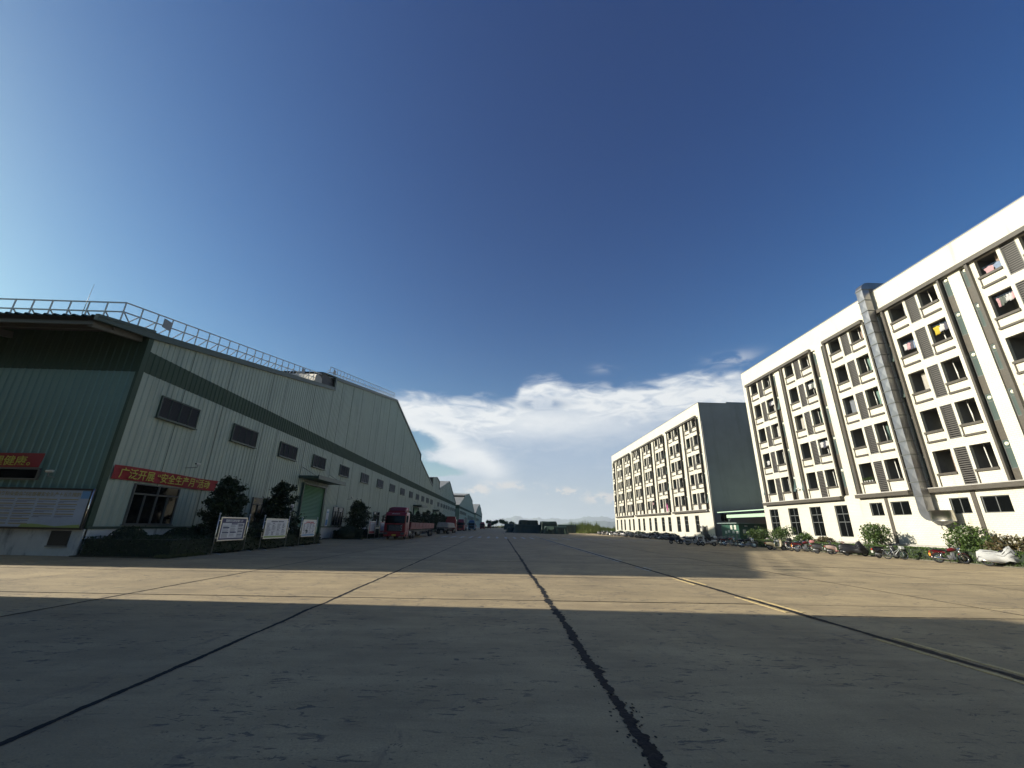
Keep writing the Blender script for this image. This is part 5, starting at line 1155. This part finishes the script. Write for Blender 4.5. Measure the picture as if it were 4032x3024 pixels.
# ------------------------------------------------------------------ covered stacks
def stack(x0, x1, y0, y1, tiers, lab, mt=TARPM, seed=1, flare=.6):
    root = empty('covered_stack', ((x0 + x1) / 2, (y0 + y1) / 2, 0)); tag(root, lab, 'stack', 'goods stacked under dark tarpaulins'); cx, cy = (x0 + x1) / 2, (y0 + y1) / 2
    for ti, (a0, a1, b0, b1, zb, zt) in enumerate(tiers):
        rnd = random.Random(seed + ti); m = MB(); per = []
        n = 90; rings = 9
        W, D = a1 - a0, b1 - b0; peri = 2 * (W + D)
        def pt(s, off):
            s = s % 1 * peri; c = .25
            if s < W: return a0 + s, b0 - off
            s -= W
            if s < D: return a1 + off, b0 + s
            s -= D
            if s < W: return a1 - s, b1 + off
            return a0 - off, b1 - (s - W)
        ph = [rnd.uniform(0, 6.28) for _ in range(4)]
        vs = []; fs = []
        for r in range(rings + 1):
            v = r / rings; z = zb + (zt - zb) * (1 - v)
            for k in range(n):
                s = k / n; fold = (.10 * math.sin(s * 60 + ph[0]) + .07 * math.sin(s * 113 + ph[1]) + .05 * math.sin(s * 211 + ph[2])) * v ** .7; fl = (flare if zb < .1 else .12) * v ** 2.2 + fold + (-.14 if r == 0 else 0)
                x, y = pt(s, fl); sag = .07 * math.sin(s * 24 + ph[3]) * (1 - v); vs.append((x - cx, y - cy, max(.015, z + sag + (.0 if r else .05))))
        for r in range(rings):
            for k in range(n): a = r * n + k; b = r * n + (k + 1) % n; fs.append((a, a + n, b + n, b))
        c = len(vs); vs.append((sum(v_[0] for v_ in vs[:n]) / n, sum(v_[1] for v_ in vs[:n]) / n, zt + .12)); fs += [(c, k, (k + 1) % n) for k in range(n)]
        m.add(vs, fs, smooth=True); m.build('tarpaulin', mt, root)
    return root
sA = stack(4.2, 12.4, 128, 137, [(4.8, 12.4, 128, 137, 0, 2.3), (6.1, 11.5, 129, 136, 2.1, 3.55)], 'leftmost large two-tier stack under dark green tarpaulin on the pavement', flare=.9, seed=1)
sB = stack(12.9, 19.2, 120, 129, [(12.9, 18.9, 120.5, 127, 0, 1.95), (12.3, 16.6, 125, 131, 0, 3.25)], 'dark tarpaulin stack with a pale torn flap at its front, right of the two-tier one', seed=2, flare=.35)
m = MB(); m.add([(-3.0, -4.7, 1.95), (-1.0, -4.7, 1.95), (-.95, -4.85, 1.3), (-1.7, -4.9, .95), (-2.4, -4.9, 1.3), (-2.9, -4.85, .7)], [(0, 5, 4, 3, 2, 1)]); m.add([(1.9, -4.75, 1.5), (2.05, -4.75, 1.4), (2.4, -4.85, .05), (1.9, -4.85, .05)], [(0, 3, 2, 1)]); o = m.build('torn_flap', mat('pale_cloth', (.22, .30, .20), .8, var=.4, vs=1.5), sB); sd = o.modifiers.new('thick', 'SOLIDIFY'); sd.thickness = .03
stack(20.2, 26.6, 150, 158, [(20.2, 26.6, 150, 158, 0, 2.62)], 'long low dark stack beyond the torn-flap one, towards the reeds', seed=3, flare=.2)
stack(3.1, 8.4, 250, 260, [(3.1, 8.4, 250, 260, 0, 2.95)], 'small distant dark stack left of the large ones', seed=4, flare=.2)
stack(4.0, 5.6, 131, 136, [(2.6, 4.6, 131, 136, 0, 1.5)], 'low dark covered pile against the left side of the two-tier stack', seed=5, flare=.6)
# ------------------------------------------------------------------ two-wheelers
def wheel_parts(root, y, r, tw, spokes, lm=GREYP, drum=.06):
    m = MB(); m.torus((0, y, r), r - tw, tw, 22, 8); w = m.build('wheel', RUB, root)
    m = MB(); m.torus((0, y, r), r - tw * 2.1, tw * .35, 22, 5); m.tube([(-.06, y, r), (.06, y, r)], drum, 10)
    for k in range(spokes): a = 2 * PI * k / spokes; m.bar((0, y, r), (0, y + math.cos(a) * (r - tw * 2), r + math.sin(a) * (r - tw * 2)), .012 if spokes > 6 else .03)
    m.build('rim', lm, w)
def motorcycle(col, plate=True, box_=False, seatc=None):
    """front wheel at +y; wheelbase 1.25"""
    root = empty('motorcycle'); cm = mat('bike_paint', col, .25)
    wheel_parts(root, -.62, .31, .052, 10, CHROME, .08); wheel_parts(root, .66, .31, .045, 12, CHROME, .07)
    m = MB(); m.tube([(0, -.55, .45), (0, -.35, .66), (0, .1, .72), (0, .42, .86)], .025, 6); m.tube([(0, .42, .8), (0, .25, .4), (0, -.15, .3), (0, -.3, .62)], .022, 6); m.tube([(.09, -.15, .33), (.09, -.62, .31)], .02, 6); m.tube([(-.09, -.15, .33), (-.09, -.62, .31)], .02, 6); m.build('frame', BLACK, root)
    for sx in (-.075, .075): m = MB(); m.tube([(sx, .66, .31), (sx, .46, .93)], .022, 8); m.build('fork', CHROME, root)
    for sx in (-.11, .11): m = MB(); m.tube([(sx, -.55, .33), (sx, -.42, .66)], [.035, .03], 8); m.build('shock_absorber', CHROME, root)
    m = MB(); m.loft([(-.12, 0, .78, .06, .05), (-.02, 0, .82, .125, .10), (.2, 0, .86, .145, .125), (.36, 0, .87, .11, .09), (.42, 0, .85, .05, .05)], 0, 14, 2.4); m.build('fuel_tank', cm, root)
    m = MB(); m.loft([(-.78, 0, .83, .09, .03), (-.6, 0, .83, .125, .05), (-.3, 0, .80, .13, .055), (-.08, 0, .80, .09, .05)], 0, 12, 3); m.build('seat', seatc or BLACK, root)
    m = MB(); m.loft([(-.95, 0, .76, .05, .03), (-.8, 0, .74, .09, .07), (-.45, 0, .68, .10, .08), (-.2, 0, .66, .06, .05)], 0, 12, 2.5); m.build('side_cover', cm, root)
    m = MB(); m.box(-.12, .12, -.12, .2, .28, .5); m.box(-.08, .08, .08, .24, .45, .68); m.tube([(-.15, .02, .36), (.15, .02, .36)], .09, 12); e = m.build('engine', GREYP, root); bevel(e, .015, 2)
    m = MB(); m.tube([(.12, .2, .42), (.13, .22, .26), (.14, -.1, .22), (.15, -.3, .25), (.155, -.9, .34)], [.022, .022, .025, .045, .05], 8); m.build('exhaust_pipe', CHROME, root)
    def fender(y, r, a0, a1):
        m = MB(); vs = []; fs = []
        for k in range(11):
            t = a0 + (a1 - a0) * k / 10
            for sx, rr in ((-.065, r - .02), (-.04, r + .012), (.04, r + .012), (.065, r - .02)): vs.append((sx, y + math.cos(t) * rr, .31 + math.sin(t) * rr))
            if k:
                for j in range(3): b = 4 * k; fs.append((b - 4 + j, b - 3 + j, b + 1 + j, b + j))
        m.add(vs, fs, smooth=True); return m.build('fender', cm, root)
    fender(.66, .345, .3, 2.4); fender(-.62, .36, 1.2, 3.1)
    m = MB(); m.tube([(-.34, .28, 1.06), (-.2, .40, 1.02), (0, .42, .98), (.2, .40, 1.02), (.34, .28, 1.06)], .014, 6); m.build('handlebar', CHROME, root)
    m = MB(); m.loft([(.46, 0, .9, .05, .05), (.52, 0, .9, .09, .085), (.60, 0, .9, .085, .08)], 0, 14, 2.2); m.build('headlight', CHROME, root)
    for sx in (-1, 1):
        m = MB(); m.tube([(sx * .26, .36, 1.04), (sx * .32, .34, 1.24)], .007, 5); m.ball((sx * .33, .34, 1.27), .055, 10, 6, 0, (1, .25, .7)); m.build('mirror', BLACK, root)
    m = MB(); m.box(-.045, .045, -1.0, -.96, .68, .74); m.build('tail_light', mat('tail_red', (.45, .02, .02), .3), root)
    m = MB(); m.box(-.11, .11, -1.02, -1.0, .44, .62); m.build('number_plate', mat('plate_amber', (.75, .28, .03), .5) if plate else WHITEP, root)
    m = MB(); m.tube([(0, -.95, .88), (0, -.8, .90), (-.1, -.7, .86), (-.1, -.5, .85)], .012, 5); m.tube([(0, -.95, .88), (.1, -.7, .86), (.1, -.5, .85)], .012, 5); m.build('rear_rack', CHROME, root)
    m = MB(); m.tube([(-.1, 0, .3), (-.25, .0, .02)], .014, 6); m.build('side_stand', BLACK, root)
    if box_: m = MB(); m.loft([(-1.05, 0, 1.02, .15, .10), (-1.0, 0, 1.03, .19, .15), (-.68, 0, 1.03, .19, .15), (-.62, 0, 1.02, .15, .10)], 0, 14, 4); m.build('top_box', BLACK, root)
    return root
def scooter(col, col2=None, box_=None, coat=False):
    root = empty('scooter'); cm = mat('scooter_paint', col, .25); c2 = mat('scooter_panel', col2, .3) if col2 else cm
    wheel_parts(root, -.58, .25, .06, 5, GREYP, .07); wheel_parts(root, .64, .25, .055, 5, GREYP, .07)
    m = MB(); m.loft([(-.92, 0, .66, .06, .05), (-.82, 0, .62, .13, .12), (-.55, 0, .60, .18, .17), (-.25, 0, .55, .17, .19), (-.12, 0, .46, .14, .16)], 0, 16, 2.6); m.build('rear_body', cm, root)
    m = MB(); m.loft([(-.85, 0, .80, .09, .03), (-.6, 0, .80, .15, .055), (-.3, 0, .77, .16, .055), (-.1, 0, .76, .11, .04)], 0, 14, 3); m.build('seat', BLACK, root)
    m = MB(); m.box(-.15, .15, -.2, .32, .26, .34); o = m.build('footboard', c2, root); bevel(o, .03, 2)
    m = MB(); P = [(.30, .30), (.40, .60), (.42, .95), (.50, .98), (.58, .80), (.56, .50), (.44, .28)]
    n = len(P); m.add([(-.18, y, z) for y, z in P] + [(.18, y, z) for y, z in P], [tuple(reversed(range(n))), tuple(range(n, 2 * n))] + [(i, (i + 1) % n, n + (i + 1) % n, n + i) for i in range(n)]); o = m.build('leg_shield', cm, root); bevel(o, .05, 3)
    m = MB(); vs = []; fs = []
    for k in range(9):
        t = .2 + 2.4 * k / 8
        for sx, rr in ((-.085, .26), (-.06, .315), (.06, .315), (.085, .26)): vs.append((sx, .64 + math.cos(t) * rr, .25 + math.sin(t) * rr))
        if k:
            for j in range(3): b = 4 * k; fs.append((b - 4 + j, b - 3 + j, b + 1 + j, b + j))
    m.add(vs, fs, smooth=True); m.build('front_fender', cm, root)
    m = MB(); m.tube([(0, .64, .25), (0, .50, .6), (0, .42, 1.02)], .03, 8); m.build('steering_column', BLACK, root)
    m = MB(); m.loft([(.34, 0, 1.02, .08, .05), (.42, 0, 1.03, .16, .08), (.52, 0, 1.0, .12, .08), (.57, 0, .98, .07, .05)], 0, 14, 2.5); m.build('handlebar_cover', cm, root)
    m = MB(); m.tube([(-.34, .30, 1.08), (-.15, .40, 1.05), (.15, .40, 1.05), (.34, .30, 1.08)], .016, 6); m.build('handlebar', BLACK, root)
    m = MB(); m.ball((0, .55, .97), .06, 12, 8, 0, (1, .5, .8)); m.build('headlight', FROST, root)
    for sx in (-1, 1): m = MB(); m.tube([(sx * .26, .36, 1.06), (sx * .32, .36, 1.22)], .007, 5); m.ball((sx * .33, .36, 1.25), .055, 10, 6, 0, (1, .25, .7)); m.build('mirror', BLACK, root)
    m = MB(); m.tube([(.16, -.3, .24), (.17, -.85, .32)], [.03, .055], 8); m.build('exhaust_pipe', GREYP, root)
    m = MB(); m.box(-.07, .07, -.945, -.92, .60, .68); m.build('tail_light', mat('tail_red', (.45, .02, .02), .3), root)
    m = MB(); m.box(-.10, .10, -.95, -.93, .38, .54); m.build('number_plate', WHITEP, root)
    if box_: m = MB(); m.loft([(-1.0, 0, .98, .15, .08), (-.96, 0, .98, .18, .12), (-.68, 0, .98, .18, .12), (-.64, 0, .98, .15, .08)], 0, 14, 4); m.build('top_box', mat('top_box', box_, .35), root)
    if coat:
        m = MB(); m.loft([(-.30, 0, .85, .26, .35), (-.1, 0, 1.0, .30, .42), (.15, 0, 1.15, .26, .40), (.3, 0, 1.2, .14, .25), (.36, 0, 1.2, .05, .1)], 0, 16, 2.2); m.build('raincoat', BLACK, root)
    return root
def cover_bike(root, mt, low=.25):
    m = MB(); n = 28; vs = []; fs = []; secs = [(-1.05, .55, .10), (-1.0, .80, .16), (-.8, .93, .2), (-.3, .88, .24), (.05, .80, .24), (.22, 1.0, .36), (.40, 1.16, .40), (.55, .98, .3), (.75, .72, .2), (.92, .42, .10)]
    for j, (y, zt, w) in enumerate(secs):
        for i in range(n + 1):
            t = PI * i / n; x = -w * 1.05 * math.cos(t) * (1.0 + .18 * math.sin(i * 2.3 + j)); z = low + .05 * math.sin(i * 1.7 + j * 2) + (zt - low) * abs(math.sin(t)) ** .55
            if .3 < y < .5 and (i in (7, 8, 20, 21)): z += .12
            vs.append((x, y, z))
    for j in range(len(secs) - 1):
        for i in range(n): k = j * (n + 1) + i; fs.append((k, k + 1, k + n + 2, k + n + 1))
    m.add(vs, fs, smooth=True); o = m.build('cover', mt, root); sd = o.modifiers.new('thick', 'SOLIDIFY'); sd.thickness = .012; return o
def bicycle(col):
    root = empty('bicycle'); cm = mat('cycle_paint', col, .3)
    wheel_parts(root, -.52, .31, .028, 14, CHROME, .04); wheel_parts(root, .55, .31, .028, 14, CHROME, .03)
    m = MB(); m.tube([(0, .55, .31), (0, .42, .78), (0, .38, .95)], .018, 6); m.tube([(0, .42, .74), (0, -.02, .28)], .024, 6); m.tube([(0, .42, .78), (0, .0, .5), (0, -.16, .48)], .02, 6); m.tube([(0, -.02, .28), (0, -.2, .85)], .018, 6); m.tube([(0, -.02, .28), (0, -.52, .31)], .016, 6); m.tube([(0, -.18, .62), (0, -.52, .31)], .012, 6); m.build('frame', cm, root)
    m = MB(); m.loft([(-.36, 0, .87, .09, .025), (-.22, 0, .88, .08, .03), (-.06, 0, .87, .02, .02)], 0, 10); m.build('saddle', WHITEP, root)
    m = MB(); m.tube([(-.3, .22, 1.0), (-.2, .34, 1.02), (0, .38, .98), (.2, .34, 1.02), (.3, .22, 1.0)], .013, 6); m.build('handlebar', CHROME, root)
    m = MB(); m.box(-.07, .07, -.75, -.3, .66, .68); m.bar((0, -.7, .66), (0, -.52, .31), .012); m.build('rear_rack', WHITEP, root)
    m = MB(); m.tube([(-.02, -.02, .28), (.02, -.02, .28)], .09, 14); m.bar((.03, -.02, .28), (.05, .1, .18), .02); m.bar((-.03, -.02, .28), (-.05, -.14, .38), .02); m.build('crank', GREYP, root)
    m = MB(); m.box(-.11, .11, .44, .66, .72, .92); m.build('front_basket', cm, root)
    return root
BG = 'two-wheelers parked along the dormitories'
def place(o, x, y, deg, lab, cat):
    """deg: heading of the front wheel, measured from +x towards +y"""
    o.location = (x, y, 0); o.rotation_euler = (math.radians(-3 if cat == 'motorcycle' else -4), 0, math.radians(deg - 90)); o.rotation_mode = 'XYZ'
    o.rotation_euler = (0, math.radians(-5), math.radians(deg - 90)); tag(o, lab, cat, BG); return o
RD = (.10, .007, .009); BK = (.015, .015, .017); WH = (.45, .45, .44); PKc = (.62, .28, .27); CR = (.36, .31, .2); GYc = (.2, .2, .2)
b = motorcycle(BK); cover_bike(b, mat('white_bike_cover', (.36, .36, .35), .7, var=.15, vs=3), .28); place(b, 30.75, 26.4, -38, 'motorcycle under a white and grey cover, farthest right in the row', 'motorcycle')
place(motorcycle(RD), 30.1, 28.85, -25, 'dark red motorcycle with an amber rear plate, in front of the hedge under the duct', 'motorcycle')
place(bicycle(WH), 29.35, 32.1, -12, 'white bicycle with thin wheels left of the amber-plated motorcycle', 'bicycle')
place(scooter(BK, box_=None), 29.7, 33.2, -10, 'low dark scooter with a pale tail partly behind the white bicycle', 'scooter')
b = scooter(BK); cover_bike(b, mat('black_bike_cover', (.012, .012, .013), .45, var=.2, vs=3), .22); place(b, 29.3, 35.7, -25, 'scooter under a shiny black cover with its mirrors poking up', 'scooter')
place(scooter((.36, .26, .22), (.30, .12, .12)), 29.1, 37.2, -22, 'pink and cream scooter just left of the black-covered one', 'scooter')
place(scooter((.05, .05, .05), None, (.40, .17, .16)), 28.8, 38.4, -30, 'dark scooter carrying a pink and white top box', 'scooter')
place(motorcycle((.10, .012, .012)), 28.85, 41.0, -20, 'dark red motorcycle with twin mirrors, left of the pink top box', 'motorcycle')
place(motorcycle(BK, False), 29.1, 42.2, -20, 'black motorcycle just behind the dark red one with twin mirrors', 'motorcycle')
place(bicycle((.05, .12, .1)), 29.6, 44.0, -15, 'dark green bicycle in front of the hedge', 'bicycle')
place(scooter(CR), 28.2, 44.2, -18, 'cream scooter with a lit red tail, at the edge of the sunlight', 'scooter')
place(motorcycle((.25, .25, .25), False, True), 29.2, 45.0, 160, 'grey motorcycle with black top box beside the cream scooter', 'motorcycle')
place(motorcycle(BK, False), 28.3, 49.6, -25, 'black motorcycle with a chrome exhaust, right of a red one in the shade', 'motorcycle')
place(motorcycle(GYc, False), 29.0, 50.5, -20, 'grey motorcycle close behind the black one in the shade', 'motorcycle')
place(motorcycle(RD, False), 28.3, 53.3, -15, 'bright red motorcycle in the shade in front of the green hut', 'motorcycle')
place(scooter(WH, BK, WH, True), 25.0, 51.9, 155, 'white patrol scooter with white top box, draped with a black raincoat', 'scooter')
place(scooter(GYc), 23.6, 53.1, -15, 'grey scooter left of the raincoat-draped one', 'scooter')
place(motorcycle(BK, False), 24.3, 54.4, -30, 'black motorcycle tucked behind the grey scooter', 'motorcycle')
place(scooter(BK), 23.3, 57.4, -20, 'black scooter farthest left of the front shaded group', 'scooter')
place(motorcycle((.05, .05, .06), False), 24.4, 57.6, -25, 'dark motorcycle beside the farthest-left shaded scooter', 'motorcycle')
sm_ = motorcycle(BK, False); ss_ = scooter(GYc); sw_ = scooter((.5, .5, .5)); protos = [(sm_, 'motorcycle'), (ss_, 'scooter'), (sw_, 'scooter')]
rnd = random.Random(9); ys = []; y = 77.5
while y < 131: ys.append(y); y += rnd.uniform(1.3, 2.4)
first = set()
for i, y in enumerate(ys):
    k = rnd.choice((0, 0, 1, 1, 2)) if y < 105 else rnd.choice((0, 1, 2, 2)); src, cat = protos[k]
    o = copy_tree(src) if k in first else src; first.add(k)
    o.location = (30.1 + rnd.uniform(-.4, .4), y, 0); o.rotation_euler = (0, math.radians(-5), math.radians(-90 + rnd.uniform(-40, 10)))
    tag(o, {0: 'black motorcycle', 1: 'dark grey scooter', 2: 'pale scooter'}[k] + ', ' + ORD[i] + ' in the row along the far dormitory from its near corner', cat, 'crowded two-wheelers along the far dormitory')
ex = [(28.6 + rnd.uniform(-.4, .4), 55.2 + 1.35 * k) for k in range(6)] + [(26.4 + rnd.uniform(-.3, .3), 56.0 + 1.3 * k) for k in range(3)] + [(31.3 + rnd.uniform(-.2, .3), 78 + 2.1 * k) for k in range(8)]
for i, (x, y) in enumerate(ex):
    k = (0, 1, 0, 2, 1, 0, 1, 0, 1)[i % 9]; src, cat = protos[k]
    if k not in first: continue
    o = copy_tree(src); o.location = (x, y, 0); o.rotation_euler = (0, math.radians(-5), math.radians(-90 + rnd.uniform(-35, 15)))
    nm = {0: 'black motorcycle', 1: 'dark grey scooter', 2: 'pale scooter'}[k]
    if i < 6: tag(o, nm + ', ' + ORD[i] + ' going back in the shaded row before the green hut', cat, 'shaded two-wheelers before the green hut')
    elif i < 9: tag(o, nm + ', ' + ORD[i - 6] + ' of three parked out in front of the green hut row', cat, 'shaded two-wheelers before the green hut')
    else: tag(o, nm + ', ' + ORD[i - 9] + ' in the second row nearest the far dormitory wall', cat, 'second row of two-wheelers by the far dormitory')
for i, p_ in enumerate(protos):
    if i not in first: 
        for c in kids(p_[0]): bpy.data.objects.remove(c)
        bpy.data.objects.remove(p_[0])
# crowd barrier in front of the hut
root = empty('crowd_barrier', (31.2, 60.5, 0), math.radians(80)); tag(root, 'low grey crowd barrier in front of the green hut', 'barrier')
m = MB(); m.bar((-1.3, 0, 1.0), (1.3, 0, 1.0), .04); m.bar((-1.3, 0, .2), (1.3, 0, .2), .04); m.bar((-1.3, 0, 0), (-1.3, 0, 1.0), .04); m.bar((1.3, 0, 0), (1.3, 0, 1.0), .04); m.build('frame', GREYP, root)
for k in range(1, 12): m = MB(); x = -1.3 + 2.6 * k / 12; m.bar((x, 0, .2), (x, 0, 1.0), .018); m.build('bar', GREYP, root)
# ------------------------------------------------------------------ reeds, far trees, hills
def reeds():
    rnd = random.Random(4); m = MB()
    for _ in range(26000):
        x = rnd.uniform(26.5, 62); y = rnd.uniform(148, 185)
        if x > 37 and y < 152: continue
        env = 3.9 if x < 33 else 3.9 - (x - 33) * .16; h = max(1.2, env) * rnd.uniform(.45, 1.0) * (.75 + .9 * max(-.4, noise.noise(Vector((x * .55, y * .3, 2))))) * (1 if x > 28 else .8) ; a = rnd.uniform(0, 6.28); w = rnd.uniform(.03, .07); dx, dy = math.cos(a) * w, math.sin(a) * w; lx, ly = rnd.gauss(0, .35), rnd.gauss(0, .35)
        m.add([(x - dx, y - dy, 0), (x + dx, y + dy, 0), (x + lx * .4 + dx, y + ly * .4, h * .6), (x + lx, y + ly, h), (x + lx * .4 - dx, y + ly * .4, h * .62)], [(0, 1, 2, 4), (4, 2, 3)])
    tag(m.build('reeds', LEAFY), 'tall yellow-green reeds at the edge of the pavement', 'reeds', kind='stuff')
    m = MB(); r2 = random.Random(8)
    for _ in range(26000):
        x = r2.uniform(-90, 260); y = r2.uniform(300, 620); 
        if -20 < x < 8 and y < 400: continue
        h = r2.uniform(.3, 1.5 + .8 * math.sin(x * .11) + .6 * math.sin(y * .05)); s = r2.uniform(.3, .9)
        leaf(m, (x, y, max(.1, h)), s, r2)
    tag(m.build('scrub', leaf_mat('scrub_leaf', (.10, .12, .03), (.20, .19, .07))), 'rough green and yellow scrub beyond the pavement', 'scrub', kind='stuff')
reeds()
def field_tree(x, y, h, r, lab, seed, lm=LEAF):
    rnd = random.Random(seed); root = empty('field_tree', (x, y, 0)); tag(root, lab, 'tree', 'small trees beyond the end of the road'); m = MB(); f = MB()
    m.tube([(0, 0, 0), (.2, 0, h * .45), (.3, 0, h * .7)], [.22, .15, .08], 6)
    for k in range(6):
        a = k + rnd.uniform(-.4, .4); e = (math.cos(a) * r * .7, math.sin(a) * r * .7, h * rnd.uniform(.78, .95)); m.tube([(.2, 0, h * .5), e], [.08, .03], 4)
        for _ in range(300): leaf(f, (e[0] + rnd.gauss(0, r * .36), e[1] + rnd.gauss(0, r * .36), e[2] + rnd.gauss(-.2, h * .10)), rnd.uniform(.18, .36), rnd)
    m.build('trunk', BARK, root); f.build('crown', lm, root)
for i, (x, h, r) in enumerate(((-9.3, 6.2, 2.0), (-4.9, 6.0, 1.7), (-2.9, 6.7, 1.7), (2.4, 7.3, 2.2), (5.7, 5.9, 2.0), (11.8, 5.7, 2.1), (-6.4, 4.0, 1.4), (8.5, 4.0, 1.6), (14.5, 3.8, 1.2))):
    field_tree(x, 395 + (i % 3) * 6, h, r, ('leftmost umbrella-topped tree at the road end', 'second umbrella-topped tree from the left at the road end', 'taller tree of the close left pair at the road end', 'tallest tree at the middle of the road end', 'rounded tree right of the tallest at the road end', 'rounded tree just left of the large covered stacks', 'low tree under the left pair at the road end', 'low dense tree left of the distant dark stack', 'low tree touching the two-tier stack')[i], 100 + i, LEAF)
def ridge(name, Y, pts, colr, depth, seed, lab):
    rnd = random.Random(seed); xs = [p[0] for p in pts]; x = xs[0]; top = []
    ph = [rnd.uniform(0, 6.28) for _ in range(5)]
    while x <= xs[-1]:
        z = interp(pts, x); z *= 1 + .05 * math.sin(x * .021 + ph[0]) + .035 * math.sin(x * .057 + ph[1]) + .02 * math.sin(x * .13 + ph[2]); top.append((x, max(z, 1))); x += 30
    m = MB(); vs = []; fs = []; n = 8
    for x, z in top:
        for j in range(n + 1): t = j / n; s = math.sin(PI * t); vs.append((x + rnd.uniform(-4, 4), Y + depth * (t - .5) + rnd.uniform(-8, 8), z * (s ** 1.2) - 2 + (rnd.uniform(-.06, .06) * z if 0 < j < n and j != n // 2 else 0)))
    for i in range(len(top) - 1):
        for j in range(n): k = i * (n + 1) + j; fs.append((k, k + 1, k + n + 2, k + n + 1))
    m.add(vs, fs, smooth=True); return tag(m.build('hills', mat('hill_woods', colr, .95, var=.3, vs=.01, coord='World')), lab, kind='structure')
ridge('hills', 7600, [(2.35 * a, 2.3 * b) for a, b in [(-2600, 20), (-1500, 60), (-600, 45), (-120, 18), (40, 58), (125, 80), (180, 66), (250, 60), (300, 70), (340, 62), (430, 68), (520, 58), (600, 74), (700, 88), (800, 84), (950, 70), (1300, 95), (2200, 60), (3500, 30)]], (.05, .08, .05), 700, 1, 'low blue hills on the horizon')
ridge('hills', 4200, [(2.1 * a, 2.1 * b) for a, b in [(200, 4), (290, 18), (340, 27), (400, 24), (440, 33), (500, 32), (560, 36), (700, 40), (900, 34), (1400, 45), (2200, 20)]], (.05, .08, .05), 400, 2, 'nearer and darker hill line behind the far dormitory')
HAZE_D = 0.00016
m = MB(); m.box(-8500, 8500, -400, 10500, -1.2, 240)
hz = bpy.data.materials.new('haze'); hz.use_nodes = True; N = hz.node_tree.nodes; N.remove(N['Principled BSDF']); v = N.new('ShaderNodeVolumePrincipled'); v.inputs['Color'].default_value = (.80, .88, 1, 1); v.inputs['Density'].default_value = HAZE_D; v.inputs['Anisotropy'].default_value = .2
hz.node_tree.links.new(v.outputs[0], N['Material Output'].inputs['Volume']); tag(m.build('haze', hz), kind='stuff')
